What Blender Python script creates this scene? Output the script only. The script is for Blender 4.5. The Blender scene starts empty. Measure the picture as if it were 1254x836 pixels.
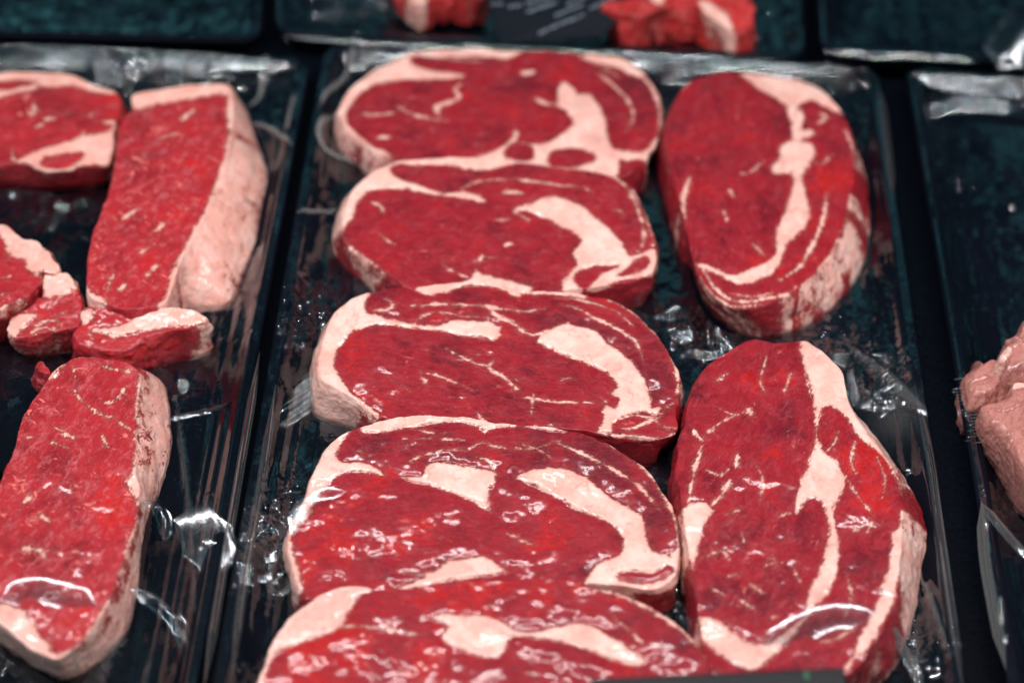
import bpy, math, random
import numpy as np
from mathutils import Matrix, Vector

random.seed(7)
rng = np.random.default_rng(11)
scene = bpy.context.scene
COL = scene.collection

# ------------------------------------------------------------------ camera
F, CX, CY, DIST = 2418.0, 627.0, 418.0, 0.916      # focal length and centre in photo pixels, metres to the tray
_dy = np.array([133.0, 2418.0, -F]); _dy /= np.linalg.norm(_dy)
_sl = math.tan(math.radians(-2.5))
_k = -(_dy[0] + _sl * _dy[1]) / _dy[2]
_dx = np.array([1.0, _sl, _k]); _dx /= np.linalg.norm(_dx)
_dz = np.cross(_dx, _dy)
W2C = np.stack([_dx, _dy, _dz], axis=1)            # world -> camera axes
C2W = W2C.T
FWD = C2W @ np.array([0, 0, -1.0])
EYE = -DIST * FWD
cam_data = bpy.data.cameras.new('camera')
cam = bpy.data.objects.new('camera', cam_data)
COL.objects.link(cam)
m4 = Matrix.Identity(4)
for i in range(3):
    for j in range(3):
        m4[i][j] = C2W[i, j]
    m4[i][3] = EYE[i]
cam.matrix_world = m4
cam_data.sensor_width = 36.0
cam_data.lens = F / 1254.0 * 36.0
cam_data.clip_start = 0.01
cam_data.clip_end = 50.0
scene.camera = cam


def px2w(pts, z=0.0, sy=0.0, sx=0.0, yc=0.0, xc=0.0):
    """photo pixels -> points on the plane Z = z + sy*(Y-yc) + sx*(X-xc)"""
    p = np.asarray(pts, float)
    d = np.stack([(p[:, 0] - CX) / F, -(p[:, 1] - CY) / F, -np.ones(len(p))], 1) @ C2W.T
    num = z + sy * (EYE[1] - yc) + sx * (EYE[0] - xc) - EYE[2]
    den = d[:, 2] - sy * d[:, 1] - sx * d[:, 0]
    return EYE + d * (num / den)[:, None]


def R(x0, y0, s):
    return lambda pts: [(x0 + x / s, y0 + y / s) for x, y in pts]


# ------------------------------------------------------------------ noise
def _hash(i, j, k, seed):
    with np.errstate(over='ignore'):
        n = (i.astype(np.uint32) * np.uint32(374761393) + j.astype(np.uint32) * np.uint32(668265263)
             + k.astype(np.uint32) * np.uint32(2147483647) + np.uint32((seed * 1274126177) & 0xffffffff))
        n = (n ^ (n >> np.uint32(13))) * np.uint32(1274126177)
        n = n ^ (n >> np.uint32(16))
        n = n * np.uint32(2246822519)
        n = n ^ (n >> np.uint32(15))
    return n.astype(np.float64) / 4294967295.0


def vnoise(x, y, z=None, seed=0):
    x = np.asarray(x, float); y = np.asarray(y, float)
    z = np.zeros_like(x) if z is None else np.asarray(z, float)
    xi, yi, zi = np.floor(x), np.floor(y), np.floor(z)
    fx, fy, fz = x - xi, y - yi, z - zi
    fx, fy, fz = [f * f * f * (f * (f * 6 - 15) + 10) for f in (fx, fy, fz)]
    xi, yi, zi = [a.astype(np.int64) & 0xffffffff for a in (xi, yi, zi)]
    o = 0
    for a in (0, 1):
        wa = fx if a else 1 - fx
        for b in (0, 1):
            wb = fy if b else 1 - fy
            for c in (0, 1):
                wc = fz if c else 1 - fz
                o = o + wa * wb * wc * _hash((xi + a) & 0xffffffff, (yi + b) & 0xffffffff, (zi + c) & 0xffffffff, seed)
    return o * 2 - 1


def fbm(x, y, z=None, oct=3, seed=0):
    s, a, t = 0, 1.0, 0
    z = np.zeros_like(np.asarray(x, float)) if z is None else z
    for o in range(oct):
        s = s + a * vnoise(x * 2**o, y * 2**o, z * 2**o, seed + 17 * o); t += a; a *= .5
    return s / t


def smooth(a, b, v):
    t = np.clip((v - a) / (b - a), 0, 1)
    return t * t * (3 - 2 * t)


# ------------------------------------------------------------------ 2D curves and distances
def catmull(pts, n=4, closed=True):
    p = np.asarray(pts, float)
    if closed:
        P = np.vstack([p[-1:], p, p[:2]])
    else:
        P = np.vstack([2 * p[0] - p[1], p, 2 * p[-1] - p[-2]])
    out = []
    for i in range(1, len(P) - 2):
        a, b, c, d = P[i - 1], P[i], P[i + 1], P[i + 2]
        for t in np.arange(n) / n:
            out.append(.5 * (2 * b + (c - a) * t + (2 * a - 5 * b + 4 * c - d) * t * t + (3 * b - a - 3 * c + d) * t**3))
    if not closed:
        out.append(P[-2])
    return np.array(out)


def seg_dist(q, a, b):
    ab = b - a
    t = np.clip(((q - a) @ ab) / max(ab @ ab, 1e-18), 0, 1)
    e = q - a - t[:, None] * ab
    return np.einsum('ij,ij->i', e, e), t


def poly_sdf(q, poly, lim):
    """signed distance, positive inside, to the closed polygon; -lim beyond lim"""
    out = np.full(len(q), -lim)
    lo, hi = poly.min(0) - lim, poly.max(0) + lim
    m = np.all((q > lo) & (q < hi), 1)
    if not m.any():
        return out
    p = q[m]
    d2 = np.full(len(p), 1e9); ins = np.zeros(len(p), bool)
    for i in range(len(poly)):
        a, b = poly[i], poly[(i + 1) % len(poly)]
        d2 = np.minimum(d2, seg_dist(p, a, b)[0])
        if a[1] != b[1]:
            c = ((a[1] > p[:, 1]) != (b[1] > p[:, 1])) & (p[:, 0] < (b[0] - a[0]) * (p[:, 1] - a[1]) / (b[1] - a[1]) + a[0])
            ins ^= c
    d = np.sqrt(d2)
    out[m] = np.clip(np.where(ins, d, -d), -lim, lim)
    return out


def line_sdf(q, line, w, lim, taper=True):
    out = np.full(len(q), -lim)
    lo, hi = line.min(0) - lim, line.max(0) + lim
    m = np.all((q > lo) & (q < hi), 1)
    if not m.any():
        return out
    p = q[m]
    best = np.full(len(p), -lim)
    n = len(line) - 1
    for i in range(n):
        d2, t = seg_dist(p, line[i], line[i + 1])
        u = (i + t) / n
        h = w * .5 * (np.clip(np.minimum(u, 1 - u) * 6, .35, 1) if taper else 1)
        best = np.maximum(best, h - np.sqrt(d2))
    out[m] = best
    return out


def inside(q, poly):
    ins = np.zeros(len(q), bool)
    for i in range(len(poly)):
        a, b = poly[i], poly[(i + 1) % len(poly)]
        if a[1] != b[1]:
            ins ^= ((a[1] > q[:, 1]) != (b[1] > q[:, 1])) & (q[:, 0] < (b[0] - a[0]) * (q[:, 1] - a[1]) / (b[1] - a[1]) + a[0])
    return ins


# ------------------------------------------------------------------ mesh helpers
def new_mesh(name, verts, faces, mat, smooth_shade=True, attrs=None, parent=None, loc=None):
    me = bpy.data.meshes.new(name)
    v = np.asarray(verts, float)
    if loc is not None:
        v = v - np.asarray(loc, float)
    me.from_pydata(v.tolist(), [], faces if isinstance(faces, list) else faces.tolist())
    if smooth_shade:
        me.polygons.foreach_set('use_smooth', np.ones(len(me.polygons), bool))
    for k, a in (attrs or {}).items():
        a = np.asarray(a, np.float32)
        if a.ndim == 1:
            me.attributes.new(k, 'FLOAT', 'POINT').data.foreach_set('value', a)
        else:
            me.attributes.new(k, 'FLOAT_VECTOR', 'POINT').data.foreach_set('vector', a.ravel())
    me.materials.append(mat)
    me.update()
    o = bpy.data.objects.new(name, me)
    COL.objects.link(o)
    if parent is not None:
        o.parent = parent
    if loc is not None and parent is None:
        o.location = loc
    return o


def thing(name, label, cat, loc, group=None):
    o = bpy.data.objects.new(name, None)
    o.empty_display_size = .02
    o.location = loc
    COL.objects.link(o)
    o['label'] = label; o['category'] = cat
    if group:
        o['group'] = group
    return o


def tube(line, rad, seg=8, flat=1.0):
    """tube along a 3D polyline, tapering at the ends; flat squashes it in z"""
    L = np.asarray(line, float); n = len(L)
    T = np.gradient(L, axis=0); T /= np.linalg.norm(T, axis=1)[:, None] + 1e-12
    up = np.array([0, 0, 1.0]); S = np.cross(T, up); S /= np.linalg.norm(S, axis=1)[:, None] + 1e-9
    U = np.cross(S, T)
    u = np.linspace(0, 1, n)
    r = rad * np.clip(np.minimum(u, 1 - u) * 7, .06, 1) ** .7
    V = []
    for k in range(seg):
        a = 2 * math.pi * k / seg
        V.append(L + (S * math.cos(a) + U * math.sin(a) * flat) * r[:, None])
    V = np.stack(V, 1).reshape(-1, 3)
    Fc = []
    for i in range(n - 1):
        for k in range(seg):
            a, b = i * seg + k, i * seg + (k + 1) % seg
            Fc.append((a, b, b + seg, a + seg))
    Fc.append(tuple(range(seg))[::-1]); Fc.append(tuple(range((n - 1) * seg, n * seg)))
    return V, Fc


# ------------------------------------------------------------------ node helpers
class NT:
    def __init__(s, name):
        s.m = bpy.data.materials.new(name); s.m.use_nodes = True
        s.t = s.m.node_tree; s.t.nodes.clear()
        s.out = s.t.nodes.new('ShaderNodeOutputMaterial')

    def n(s, kind, **kw):
        x = s.t.nodes.new(kind)
        for k, v in kw.items():
            setattr(x, k, v)
        return x

    def put(s, sock, v):
        if hasattr(v, 'is_output') or isinstance(v, bpy.types.NodeSocket):
            s.t.links.new(v, sock)
        elif v is not None:
            sock.default_value = v

    def attr(s, name, vec=False):
        a = s.n('ShaderNodeAttribute', attribute_name=name)
        return a.outputs['Vector' if vec else 'Fac']

    def math(s, op, a, b=None, c=None, clamp=False):
        x = s.n('ShaderNodeMath', operation=op, use_clamp=clamp)
        s.put(x.inputs[0], a)
        if b is not None: s.put(x.inputs[1], b)
        if c is not None: s.put(x.inputs[2], c)
        return x.outputs[0]

    def vscale(s, v, xyz):
        x = s.n('ShaderNodeVectorMath', operation='MULTIPLY')
        s.put(x.inputs[0], v); x.inputs[1].default_value = xyz
        return x.outputs[0]

    def vadd(s, v, w):
        x = s.n('ShaderNodeVectorMath', operation='ADD')
        s.put(x.inputs[0], v); s.put(x.inputs[1], w)
        return x.outputs[0]

    def noise(s, v, scale, detail=2.0, rough=.5, dist=0.0, color=False):
        x = s.n('ShaderNodeTexNoise')
        s.put(x.inputs['Vector'], v); x.inputs['Scale'].default_value = scale
        x.inputs['Detail'].default_value = detail; x.inputs['Roughness'].default_value = rough
        x.inputs['Distortion'].default_value = dist
        return x.outputs['Color' if color else 'Fac']

    def ramp(s, f, a, b, lo=0.0, hi=1.0, kind='SMOOTHSTEP'):
        x = s.n('ShaderNodeMapRange', interpolation_type=kind)
        s.put(x.inputs['Value'], f); s.put(x.inputs['From Min'], a); s.put(x.inputs['From Max'], b)
        x.inputs['To Min'].default_value = lo; x.inputs['To Max'].default_value = hi
        return x.outputs['Result']

    def mix(s, f, a, b, mode='MIX'):
        x = s.n('ShaderNodeMix', data_type='RGBA', blend_type=mode)
        s.put(x.inputs[0], f)
        for sock, v in ((x.inputs[6], a), (x.inputs[7], b)):
            s.put(sock, (*v, 1) if isinstance(v, tuple) and len(v) == 3 else v)
        return x.outputs[2]

    def facets(s, p, normal, amount, scale, stretch=(1, 1, 1), wobble=3.0, power=.25):
        """crumpled plastic: flat cells, each tilted its own way"""
        v = s.n('ShaderNodeTexVoronoi', feature='F1'); v.inputs['Scale'].default_value = scale
        s.put(v.inputs['Vector'], s.vadd(s.vscale(p, stretch), s.vscale(s.noise(p, .35, 2, .5, 0, True), (wobble,) * 3)))
        a = s.n('ShaderNodeVectorMath', operation='SUBTRACT'); s.put(a.inputs[0], v.outputs['Color']); a.inputs[1].default_value = (.5, .5, .5)
        sp = s.n('ShaderNodeSeparateColor'); s.put(sp.inputs[0], v.outputs['Color'])
        kk = s.math('POWER', s.math('FRACT', s.math('MULTIPLY', s.math('ADD', sp.outputs[0], sp.outputs[2]), 7.31)), power)
        b = s.n('ShaderNodeVectorMath', operation='SCALE'); s.put(b.inputs[0], a.outputs[0]); s.put(b.inputs['Scale'], s.math('MULTIPLY', amount, kk))
        c = s.n('ShaderNodeVectorMath', operation='NORMALIZE'); s.put(c.inputs[0], s.vadd(normal, b.outputs[0]))
        return c.outputs[0]

    def bump(s, h, dist, strength=1.0, normal=None):
        x = s.n('ShaderNodeBump'); s.put(x.inputs['Height'], h)
        x.inputs['Distance'].default_value = dist; x.inputs['Strength'].default_value = strength
        if normal is not None: s.put(x.inputs['Normal'], normal)
        return x.outputs['Normal']


def meat_material(name, lean=((.15, .008, .017), (.30, .0135, .023), (.46, .011, .012), (.48, .075, .09)),
                  fat=((.86, .46, .38), (.92, .61, .52), (.80, .33, .28)), fleck=.5, fleck_scale=.16, fleck_dir=(1, 1, 1), fleck_w=1.0,
                  fibre=.95, wet=.85, wob=1.0, net=0.0):
    """lean: purple-brown, normal red, bright wet red, pale bloom; fat: pink, cream, reddish"""
    N = NT(name)
    p = N.attr('rest', True)                        # millimetres along the grain of the meat
    fat_d, tone, wrap, fl_a = N.attr('fat'), N.attr('tone'), N.attr('wrap'), N.attr('flecks')
    # outline of the fat
    n1 = N.math('SUBTRACT', N.noise(p, .16, 3, .6, .4), .5)
    n2 = N.math('SUBTRACT', N.noise(N.vscale(p, (.55, 1.2, 1)), .8, 4, .68, .5), .5)
    fd = N.math('ADD', fat_d, N.math('MULTIPLY', n1, 4.4 * wob))
    fd = N.math('ADD', fd, N.math('MULTIPLY', n2, 3.2 * wob))
    n3 = N.math('SUBTRACT', N.noise(N.vscale(p, (.35, 1.6, 1)), 1.1, 3, .7, 1.0), .5)
    fd = N.math('ADD', fd, N.math('MULTIPLY', n3, 3.0 * wob))
    fmask = N.ramp(fd, -.75, .75)
    halo = N.math('MULTIPLY', N.ramp(fd, -1.8, -.2), .10)
    # flecks of marbling: thin wriggling threads broken by a second noise
    pw = N.vscale(p, fleck_dir)
    gate = N.ramp(N.noise(p, fleck_scale * .35, 3, .6), N.math('SUBTRACT', .60, N.math('MULTIPLY', fl_a, .22)),
                  N.math('SUBTRACT', .72, N.math('MULTIPLY', fl_a, .22)))
    lo = N.math('SUBTRACT', .70 - .015 * fleck_w, N.math('MULTIPLY', gate, .115))
    th = N.ramp(N.noise(pw, fleck_scale * 1.6, 6, .7, .8), lo, N.math('ADD', lo, .05))
    f2 = N.noise(pw, fleck_scale * 1.1, 3, .6, 1.0)
    ridge2 = N.ramp(N.math('ABSOLUTE', N.math('SUBTRACT', f2, .5)), .006, .022, 1, 0)
    gate2 = N.ramp(N.noise(p, fleck_scale * 1.7, 3, .7), .54, .66)
    flk = N.math('MULTIPLY', N.math('MAXIMUM', th, N.math('MULTIPLY', N.math('MULTIPLY', N.math('MULTIPLY', ridge2, gate2), gate), .4)), fleck)
    # long thin seams between the muscles
    f0 = N.noise(N.vscale(p, (.55, 1.3, 1)), .045, 1.2, .5, .9)
    sw = N.ramp(N.noise(p, .17, 3, .65), .3, .7, .001, .010, 'LINEAR')
    seam = N.ramp(N.math('DIVIDE', N.math('ABSOLUTE', N.math('SUBTRACT', f0, .5)), sw), .3, 1.0, 1, 0)
    seam = N.math('MULTIPLY', seam, N.math('MULTIPLY', N.ramp(N.noise(p, .04, 2, .5), .46, .60), .8 * net))
    speck_sparkle = N.math('MULTIPLY', N.ramp(N.noise(p, .95, 2, .6, .4), .64, .76), N.ramp(N.noise(p, .12, 2), .4, .7, .12, .5))  # tiny pale dots: part fat specks, part sparkle put into the colour
    flk = N.math('MAXIMUM', flk, N.math('MAXIMUM', seam, speck_sparkle))
    white = N.math('MAXIMUM', fmask, N.math('MAXIMUM', flk, halo))
    # lean: muscle bundles parted by thin dark lines
    big = N.noise(p, .045, 3, .6)
    mid = N.noise(N.vscale(p, (.6, 1, 1)), .3, 5, .7, .5)
    wv = N.vadd(N.vscale(p, (.45, 1, 1)), N.vscale(N.noise(p, .22, 3, .6, 0, True), (7, 7, 7)))
    vb = N.n('ShaderNodeTexVoronoi', feature='DISTANCE_TO_EDGE'); vb.inputs['Scale'].default_value = .42
    N.put(vb.inputs['Vector'], wv)
    bl = N.math('MULTIPLY', N.ramp(vb.outputs['Distance'], .0, .16, 1, 0), N.ramp(N.noise(p, .13, 3, .6), .42, .66))
    fib = N.noise(N.vscale(p, (.25, 1.3, 1.3)), .7, 4, .65, .9)
    grain = N.noise(p, 2.4, 3, .75)
    t = N.math('ADD', tone, N.math('MULTIPLY', N.math('SUBTRACT', big, .5), 3.0))
    t = N.math('ADD', t, N.math('MULTIPLY', N.math('SUBTRACT', mid, .5), 2.1))
    c = N.mix(N.ramp(t, -.75, .15), lean[0], lean[1])
    c = N.mix(N.ramp(t, .25, .95), c, lean[2])
    pale = N.math('MULTIPLY', N.ramp(N.noise(N.vscale(p, (.7, 1.1, 1)), .22, 7, .75, .6), .47, .70), N.ramp(fl_a, 0, 1, .20, .95))
    c = N.mix(pale, c, lean[3])
    v = N.math('ADD', N.math('MULTIPLY', N.math('SUBTRACT', fib, .5), .8 * fibre),
               N.math('MULTIPLY', N.math('SUBTRACT', grain, .5), 2.0))
    v = N.math('SUBTRACT', v, N.math('MULTIPLY', bl, .22))
    hv = N.n('ShaderNodeHueSaturation'); N.put(hv.inputs['Color'], c)
    N.put(hv.inputs['Value'], N.math('ADD', 1.0, v))
    c = hv.outputs[0]
    # fat
    fc = N.mix(N.ramp(N.noise(p, .10, 4, .6), .36, .66), fat[0], fat[1])
    fc = N.mix(N.math('MULTIPLY', N.ramp(N.noise(N.vscale(p, (1, .6, 1)), .3, 5, .7, .8), .5, .78), .6), fc, fat[2])
    edge = N.ramp(fd, .1, 1.6, .5, 0)
    fc = N.mix(edge, fc, fat[2])
    fc = N.mix(N.ramp(fd, -.5, .75, .85, 0), fc, (.80, .13, .115))
    vor = N.n('ShaderNodeTexVoronoi', feature='DISTANCE_TO_EDGE'); vor.inputs['Scale'].default_value = .15
    N.put(vor.inputs['Vector'], N.vadd(p, N.vscale(N.noise(p, .3, 3, .6, 0, True), (8, 8, 8))))
    crack = N.math('MULTIPLY', N.ramp(vor.outputs['Distance'], .0, .06, 1, 0), N.ramp(N.noise(p, .09, 2), .48, .62))
    fc = N.mix(N.math('MULTIPLY', crack, .5), fc, fat[2])
    fc = N.mix(N.math('MULTIPLY', N.ramp(N.noise(p, .055, 3, .6), .5, .7), .5), fc, (.80, .36, .30))
    gf = N.n('ShaderNodeHueSaturation'); N.put(gf.inputs['Color'], fc)
    N.put(gf.inputs['Value'], N.math('ADD', .86, N.math('MULTIPLY', N.noise(p, 1.1, 4, .7), .28)))
    col = N.mix(white, c, gf.outputs[0])
    # relief, in millimetres
    soft = N.ramp(N.noise(p, .09, 2, .5), .38, .62, .35, 1.0)
    h = N.math('MULTIPLY', N.noise(N.vscale(p, (.6, 1, 1)), .55, 4, .6), .6)
    h = N.math('ADD', h, N.math('MULTIPLY', N.math('MULTIPLY', fib, soft), .13))
    h = N.math('ADD', h, N.math('MULTIPLY', N.math('MULTIPLY', N.noise(p, 1.9, 3, .65), soft), .20))
    h = N.math('SUBTRACT', h, N.math('MULTIPLY', N.math('MULTIPLY', bl, N.math('SUBTRACT', 1.0, fmask)), .10))
    h = N.math('ADD', h, N.math('MULTIPLY', white, .12))
    h = N.math('ADD', h, N.math('MULTIPLY', N.math('MULTIPLY', N.noise(p, .2, 4, .5), fmask), 1.1))
    h = N.math('SUBTRACT', h, N.math('MULTIPLY', N.math('MULTIPLY', crack, fmask), .2))
    nrm = N.bump(h, .001, .9)
    b = N.n('ShaderNodeBsdfPrincipled')
    N.put(b.inputs['Base Color'], col)
    N.put(b.inputs['Roughness'], N.ramp(N.noise(p, .5, 3), .3, .7, .34, .5))
    N.put(b.inputs['Specular IOR Level'], .13)
    N.put(b.inputs['Normal'], nrm)
    b.inputs['Subsurface Weight'].default_value = .06
    b.inputs['Subsurface Radius'].default_value = (1.0, .25, .18)
    b.inputs['Subsurface Scale'].default_value = .002
    # juice and clinging film
    ch = N.math('ADD', N.math('MULTIPLY', N.noise(p, .055, 1, .5), 3.6), N.math('MULTIPLY', N.noise(p, .17, 1, .5), .9))
    cn = N.bump(ch, .001, 1.0)
    cn = N.facets(p, cn, N.math('ADD', .10, N.math('MULTIPLY', wrap, .36)), .24, (1, .45, 1), 6.0)
    N.put(b.inputs['Coat Weight'], N.math('ADD', N.math('MULTIPLY', wrap, 1.0), wet, clamp=True))
    N.put(b.inputs['Coat Roughness'], .16)
    N.put(b.inputs['Coat IOR'], 1.45)
    N.put(b.inputs['Coat Normal'], cn)
    N.t.links.new(b.outputs[0], N.out.inputs[0])
    return N.m


# ------------------------------------------------------------------ a slab of meat
FOOT = []      # footprints (world x,y) that the films keep clear of, with the tray they lie in


def slab(name, label, cat, outline, tray, z=.022, sy=.0, base=None, fats=(), leans=(), veins=(), tones=(), wraps=(),
         flecks=0.3, fleckzones=(), grain=0.0, mat=None, group=None, n_ang=680, dr=.0006, seed=1, side_fat=None, side_zones=(), rough=1.0,
         shoulder=.0014, edge_noise=.0009, zbase=.0, centre=None, bulge=.0015, parent=None, flare=.0015, rel=1.0):
    """a piece of meat whose upper face was traced in the photo (pixels) and is laid out on its own plane at real size.
    fats: (part name or None, polygon); leans: islands inside the fat; veins: (polyline, width px); tones: (x, y, r, value)"""
    op = np.asarray(outline, float)
    c_px = op.mean(0) if centre is None else np.asarray(centre, float)
    c3 = px2w([c_px], z)[0]
    pl = dict(z=z, sy=sy, yc=c3[1])
    W = lambda pts: px2w(pts, **pl)[:, :2]
    c = px2w([c_px], **pl)[0][:2]
    mmpx = 1000 * np.linalg.norm(W([c_px + (10, 0)])[0] - W([c_px])[0]) / 10
    top = catmull(W(op), 10)
    d = np.r_[0, np.cumsum(np.linalg.norm(np.diff(np.vstack([top, top[:1]]), axis=0), axis=1))]
    s = np.linspace(0, d[-1], n_ang, endpoint=False)
    tt = np.vstack([top, top[:1]])
    P = np.stack([np.interp(s, d, tt[:, 0]), np.interp(s, d, tt[:, 1])], 1)
    rel_ = P - c
    rad = np.linalg.norm(rel_, axis=1); dirs = rel_ / rad[:, None]
    ang = np.arctan2(rel_[:, 1], rel_[:, 0])
    rad = rad + edge_noise * fbm(P[:, 0] * 170, P[:, 1] * 170, oct=4, seed=seed + 5)
    # base outline
    Rb = rad + flare
    for bl in (base or ()):
        b = catmull(px2w(bl, zbase + .003)[:, :2], 5, False) - c
        ba = np.unwrap(np.arctan2(b[:, 1], b[:, 0])); br = np.linalg.norm(b, axis=1)
        o = np.argsort(ba); ba, br = ba[o], br[o]
        a = ba[0] + np.mod(ang - ba[0], 2 * math.pi)
        span = ba[-1] - ba[0]
        w = np.where(a <= ba[-1], smooth(0, min(.22, span * .3), np.minimum(a - ba[0], ba[-1] - a)), 0)
        Rb = Rb * (1 - w) + np.maximum(np.interp(a, ba, br), rad * .72) * w
    zt = z + sy * (c[1] + dirs[:, 1] * rad - c3[1])
    nr = max(12, int(np.median(rad) / dr))
    rings, kind = [], []
    for t in (np.arange(1, nr + 1) / nr):
        rr = (rad - shoulder) * t
        rings.append((rr, None, t))
    ns = max(10, int(z / .0008))
    for i in range(1, ns + 1):
        u = i / ns
        k = [(rad - shoulder), rad + .0004, Rb * .5 + rad * .5 + bulge * .7, Rb + bulge * .8, Rb - .002]
        hz = [zt, zt, zt * .66 + zbase * .34, zt * .2 + zbase * .8, np.full_like(zt, zbase)]
        B = [(1 - u)**4, 4 * u * (1 - u)**3, 6 * u * u * (1 - u)**2, 4 * u**3 * (1 - u), u**4]
        rings.append((sum(b * q for b, q in zip(B, k)), sum(b * q for b, q in zip(B, hz)), u))
    V, side, pat = [], [], []
    V.append(np.array([[c[0], c[1], z + sy * (c[1] - c3[1])]])); side.append([0.0]); pat.append(np.array([c]))
    for rr, zz, u in rings:
        xy = c + dirs * rr[:, None]
        if zz is None:
            zz = z + sy * (xy[:, 1] - c3[1]); side.append(np.zeros(n_ang)); pat.append(xy)
        else:
            side.append(np.full(n_ang, u))
            j = fbm(P[:, 0] * 120, P[:, 1] * 120, np.full(n_ang, u * 2.2), 3, seed + 9) * .004 * u
            q = c + dirs * (np.minimum(rr, rad - .0007) - .0012 * u)[:, None] + np.stack([-dirs[:, 1], dirs[:, 0]], 1) * j[:, None] * 2
            pat.append(q)
        V.append(np.column_stack([xy, zz]))
    V = np.vstack(V); side = np.concatenate(side); pat = np.vstack(pat)
    # faces
    nring = len(rings); idx = np.arange(n_ang); nx = (idx + 1) % n_ang
    tri = np.stack([np.zeros(n_ang, int), 1 + idx, 1 + nx], 1)
    quads = []
    for r_ in range(nring - 1):
        a = 1 + r_ * n_ang
        quads.append(np.stack([a + idx, a + n_ang + idx, a + n_ang + nx, a + nx], 1))
    quads = np.vstack(quads)
    # pattern, millimetres
    q = pat * 1000
    LIM = 9.0
    mm = lambda pts: W(pts) * 1000
    fat = np.full(len(q), -LIM); partid = np.zeros(len(q), int); parts = []
    for pn, poly in fats:
        sd = poly_sdf(q, catmull(mm(poly), 2), LIM)
        fat = np.maximum(fat, sd)
        if pn:
            parts.append((pn, sd))
    for poly in leans:
        sd = poly_sdf(q, catmull(mm(poly), 2), LIM)
        fat = np.where(sd > -2, np.minimum(fat, -sd), fat)
        parts = [(pn, np.minimum(s_, -sd)) for pn, s_ in parts]
    fat0 = fat.copy()
    for line, w in veins:
        fat = np.maximum(fat, line_sdf(q, catmull(mm(line), 4, False), w * mmpx, 6.0))
    tone = np.zeros(len(q)); wrap = np.zeros(len(q)); flk = np.full(len(q), float(flecks))
    for arr, zones in ((tone, tones), (wrap, wraps), (flk, fleckzones)):
        for zx, zy, zr, val in zones:
            cc = mm([(zx, zy)])[0]; dd = np.linalg.norm((q - cc) * (1, .8), axis=1) / (zr * mmpx)
            arr += val * np.exp(-dd**2 * 1.2)
    if side_fat is not None:
        fat = np.where(side > 0, np.maximum(fat, -3 + smooth(.12, .5, side) * (3 + side_fat)), fat)
    for zx, zy, zr, val in side_zones:
        cc = mm([(zx, zy)])[0]; dd = np.linalg.norm(q - cc, axis=1) / (zr * mmpx)
        g = np.exp(-np.minimum(dd, 4)**4) * smooth(.1, .3, side)
        fat = fat * (1 - g) + val * g
        parts = [(pn, s_ * (1 - g) + val * g) for pn, s_ in parts]
    # relief
    x, y, zc_ = V[:, 0] * 1000 + seed * 37, V[:, 1] * 1000 + seed * 91, V[:, 2] * 1000
    amp = 1 - smooth(.0, .2, side)
    dz = rough * (1.35 * fbm(x / 26, y / 26, oct=2, seed=seed) + .30 * fbm(x / 8, y / 8, oct=1 if rough < 1.5 else 3, seed=seed + 3))
    dz += rel * (.4 * smooth(-1, 1.6, fat0) - .34 * np.exp(-(fat0 / 1.3)**2) + .5 * smooth(-1, -6, fat0))
    V[:, 2] += dz * .001 * amp
    sd_n = rough**.5 * (1.1 * fbm(x / 9, y / 9, zc_ / 6, 3, seed + 7) + .3 * fbm(x / 3, y / 3, zc_ / 2.0, 2, seed + 8) - .4 * np.exp(-(fbm(x / 14, y / 14, zc_ / 5, 2, seed + 14) / .06)**2)) * .001 * smooth(0, .3, side)
    dv = np.zeros((len(V), 2)); dv[1:] = np.tile(dirs, (nring, 1))
    V[:, :2] += dv * sd_n[:, None]
    V[:, 2] = np.maximum(V[:, 2], zbase)
    ga = math.radians(grain)
    rx = (V[:, 0] * math.cos(ga) + V[:, 1] * math.sin(ga)) * 1000 + seed * 211.0
    ry = (-V[:, 0] * math.sin(ga) + V[:, 1] * math.cos(ga)) * 1000 + seed * 97.0
    rest = np.column_stack([rx, ry, V[:, 2] * 1000])
    # normals of the whole piece, so that its parts shade as one
    tmp = bpy.data.meshes.new('t')
    tmp.from_pydata(V.tolist(), [], tri.tolist() + quads.tolist()); tmp.update()
    nv = np.empty(len(V) * 3, np.float32); tmp.vertices.foreach_get('vector', nv) if False else tmp.vertex_normals.foreach_get('vector', nv)
    nv = nv.reshape(-1, 3); bpy.data.meshes.remove(tmp)
    loc = np.array([c[0], c[1], zbase])
    if parent is None:
        root = thing(name, label, cat, loc, group)
    else:
        root = parent; loc = np.array(parent.location)
    fid = np.zeros(len(V), int)
    names = ['lean' if not parent else name]
    for pn, sd in parts:
        if pn not in names: names.append(pn)
        fid[(sd > -.9)] = names.index(pn)
    tf, qf = fid[tri].max(1), fid[quads].max(1)
    objs = []
    for k, pn in enumerate(names):
        T, Q = tri[tf == k], quads[qf == k]
        if len(T) + len(Q) < 20:
            continue
        used = np.unique(np.concatenate([T.ravel(), Q.ravel()]))
        mp = np.full(len(V), -1); mp[used] = np.arange(len(used))
        o = new_mesh(pn, V[used] - loc, mp[T].tolist() + mp[Q].tolist(), mat, True,
                     dict(fat=fat[used], tone=tone[used], wrap=wrap[used], flecks=flk[used], rest=rest[used]), root)
        o.data.normals_split_custom_set_from_vertices(nv[used])
        objs.append(o)
    foot = c + dirs * np.maximum(Rb, rad)[:, None]
    FOOT.append((tray, foot[::4]))
    return root


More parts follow.
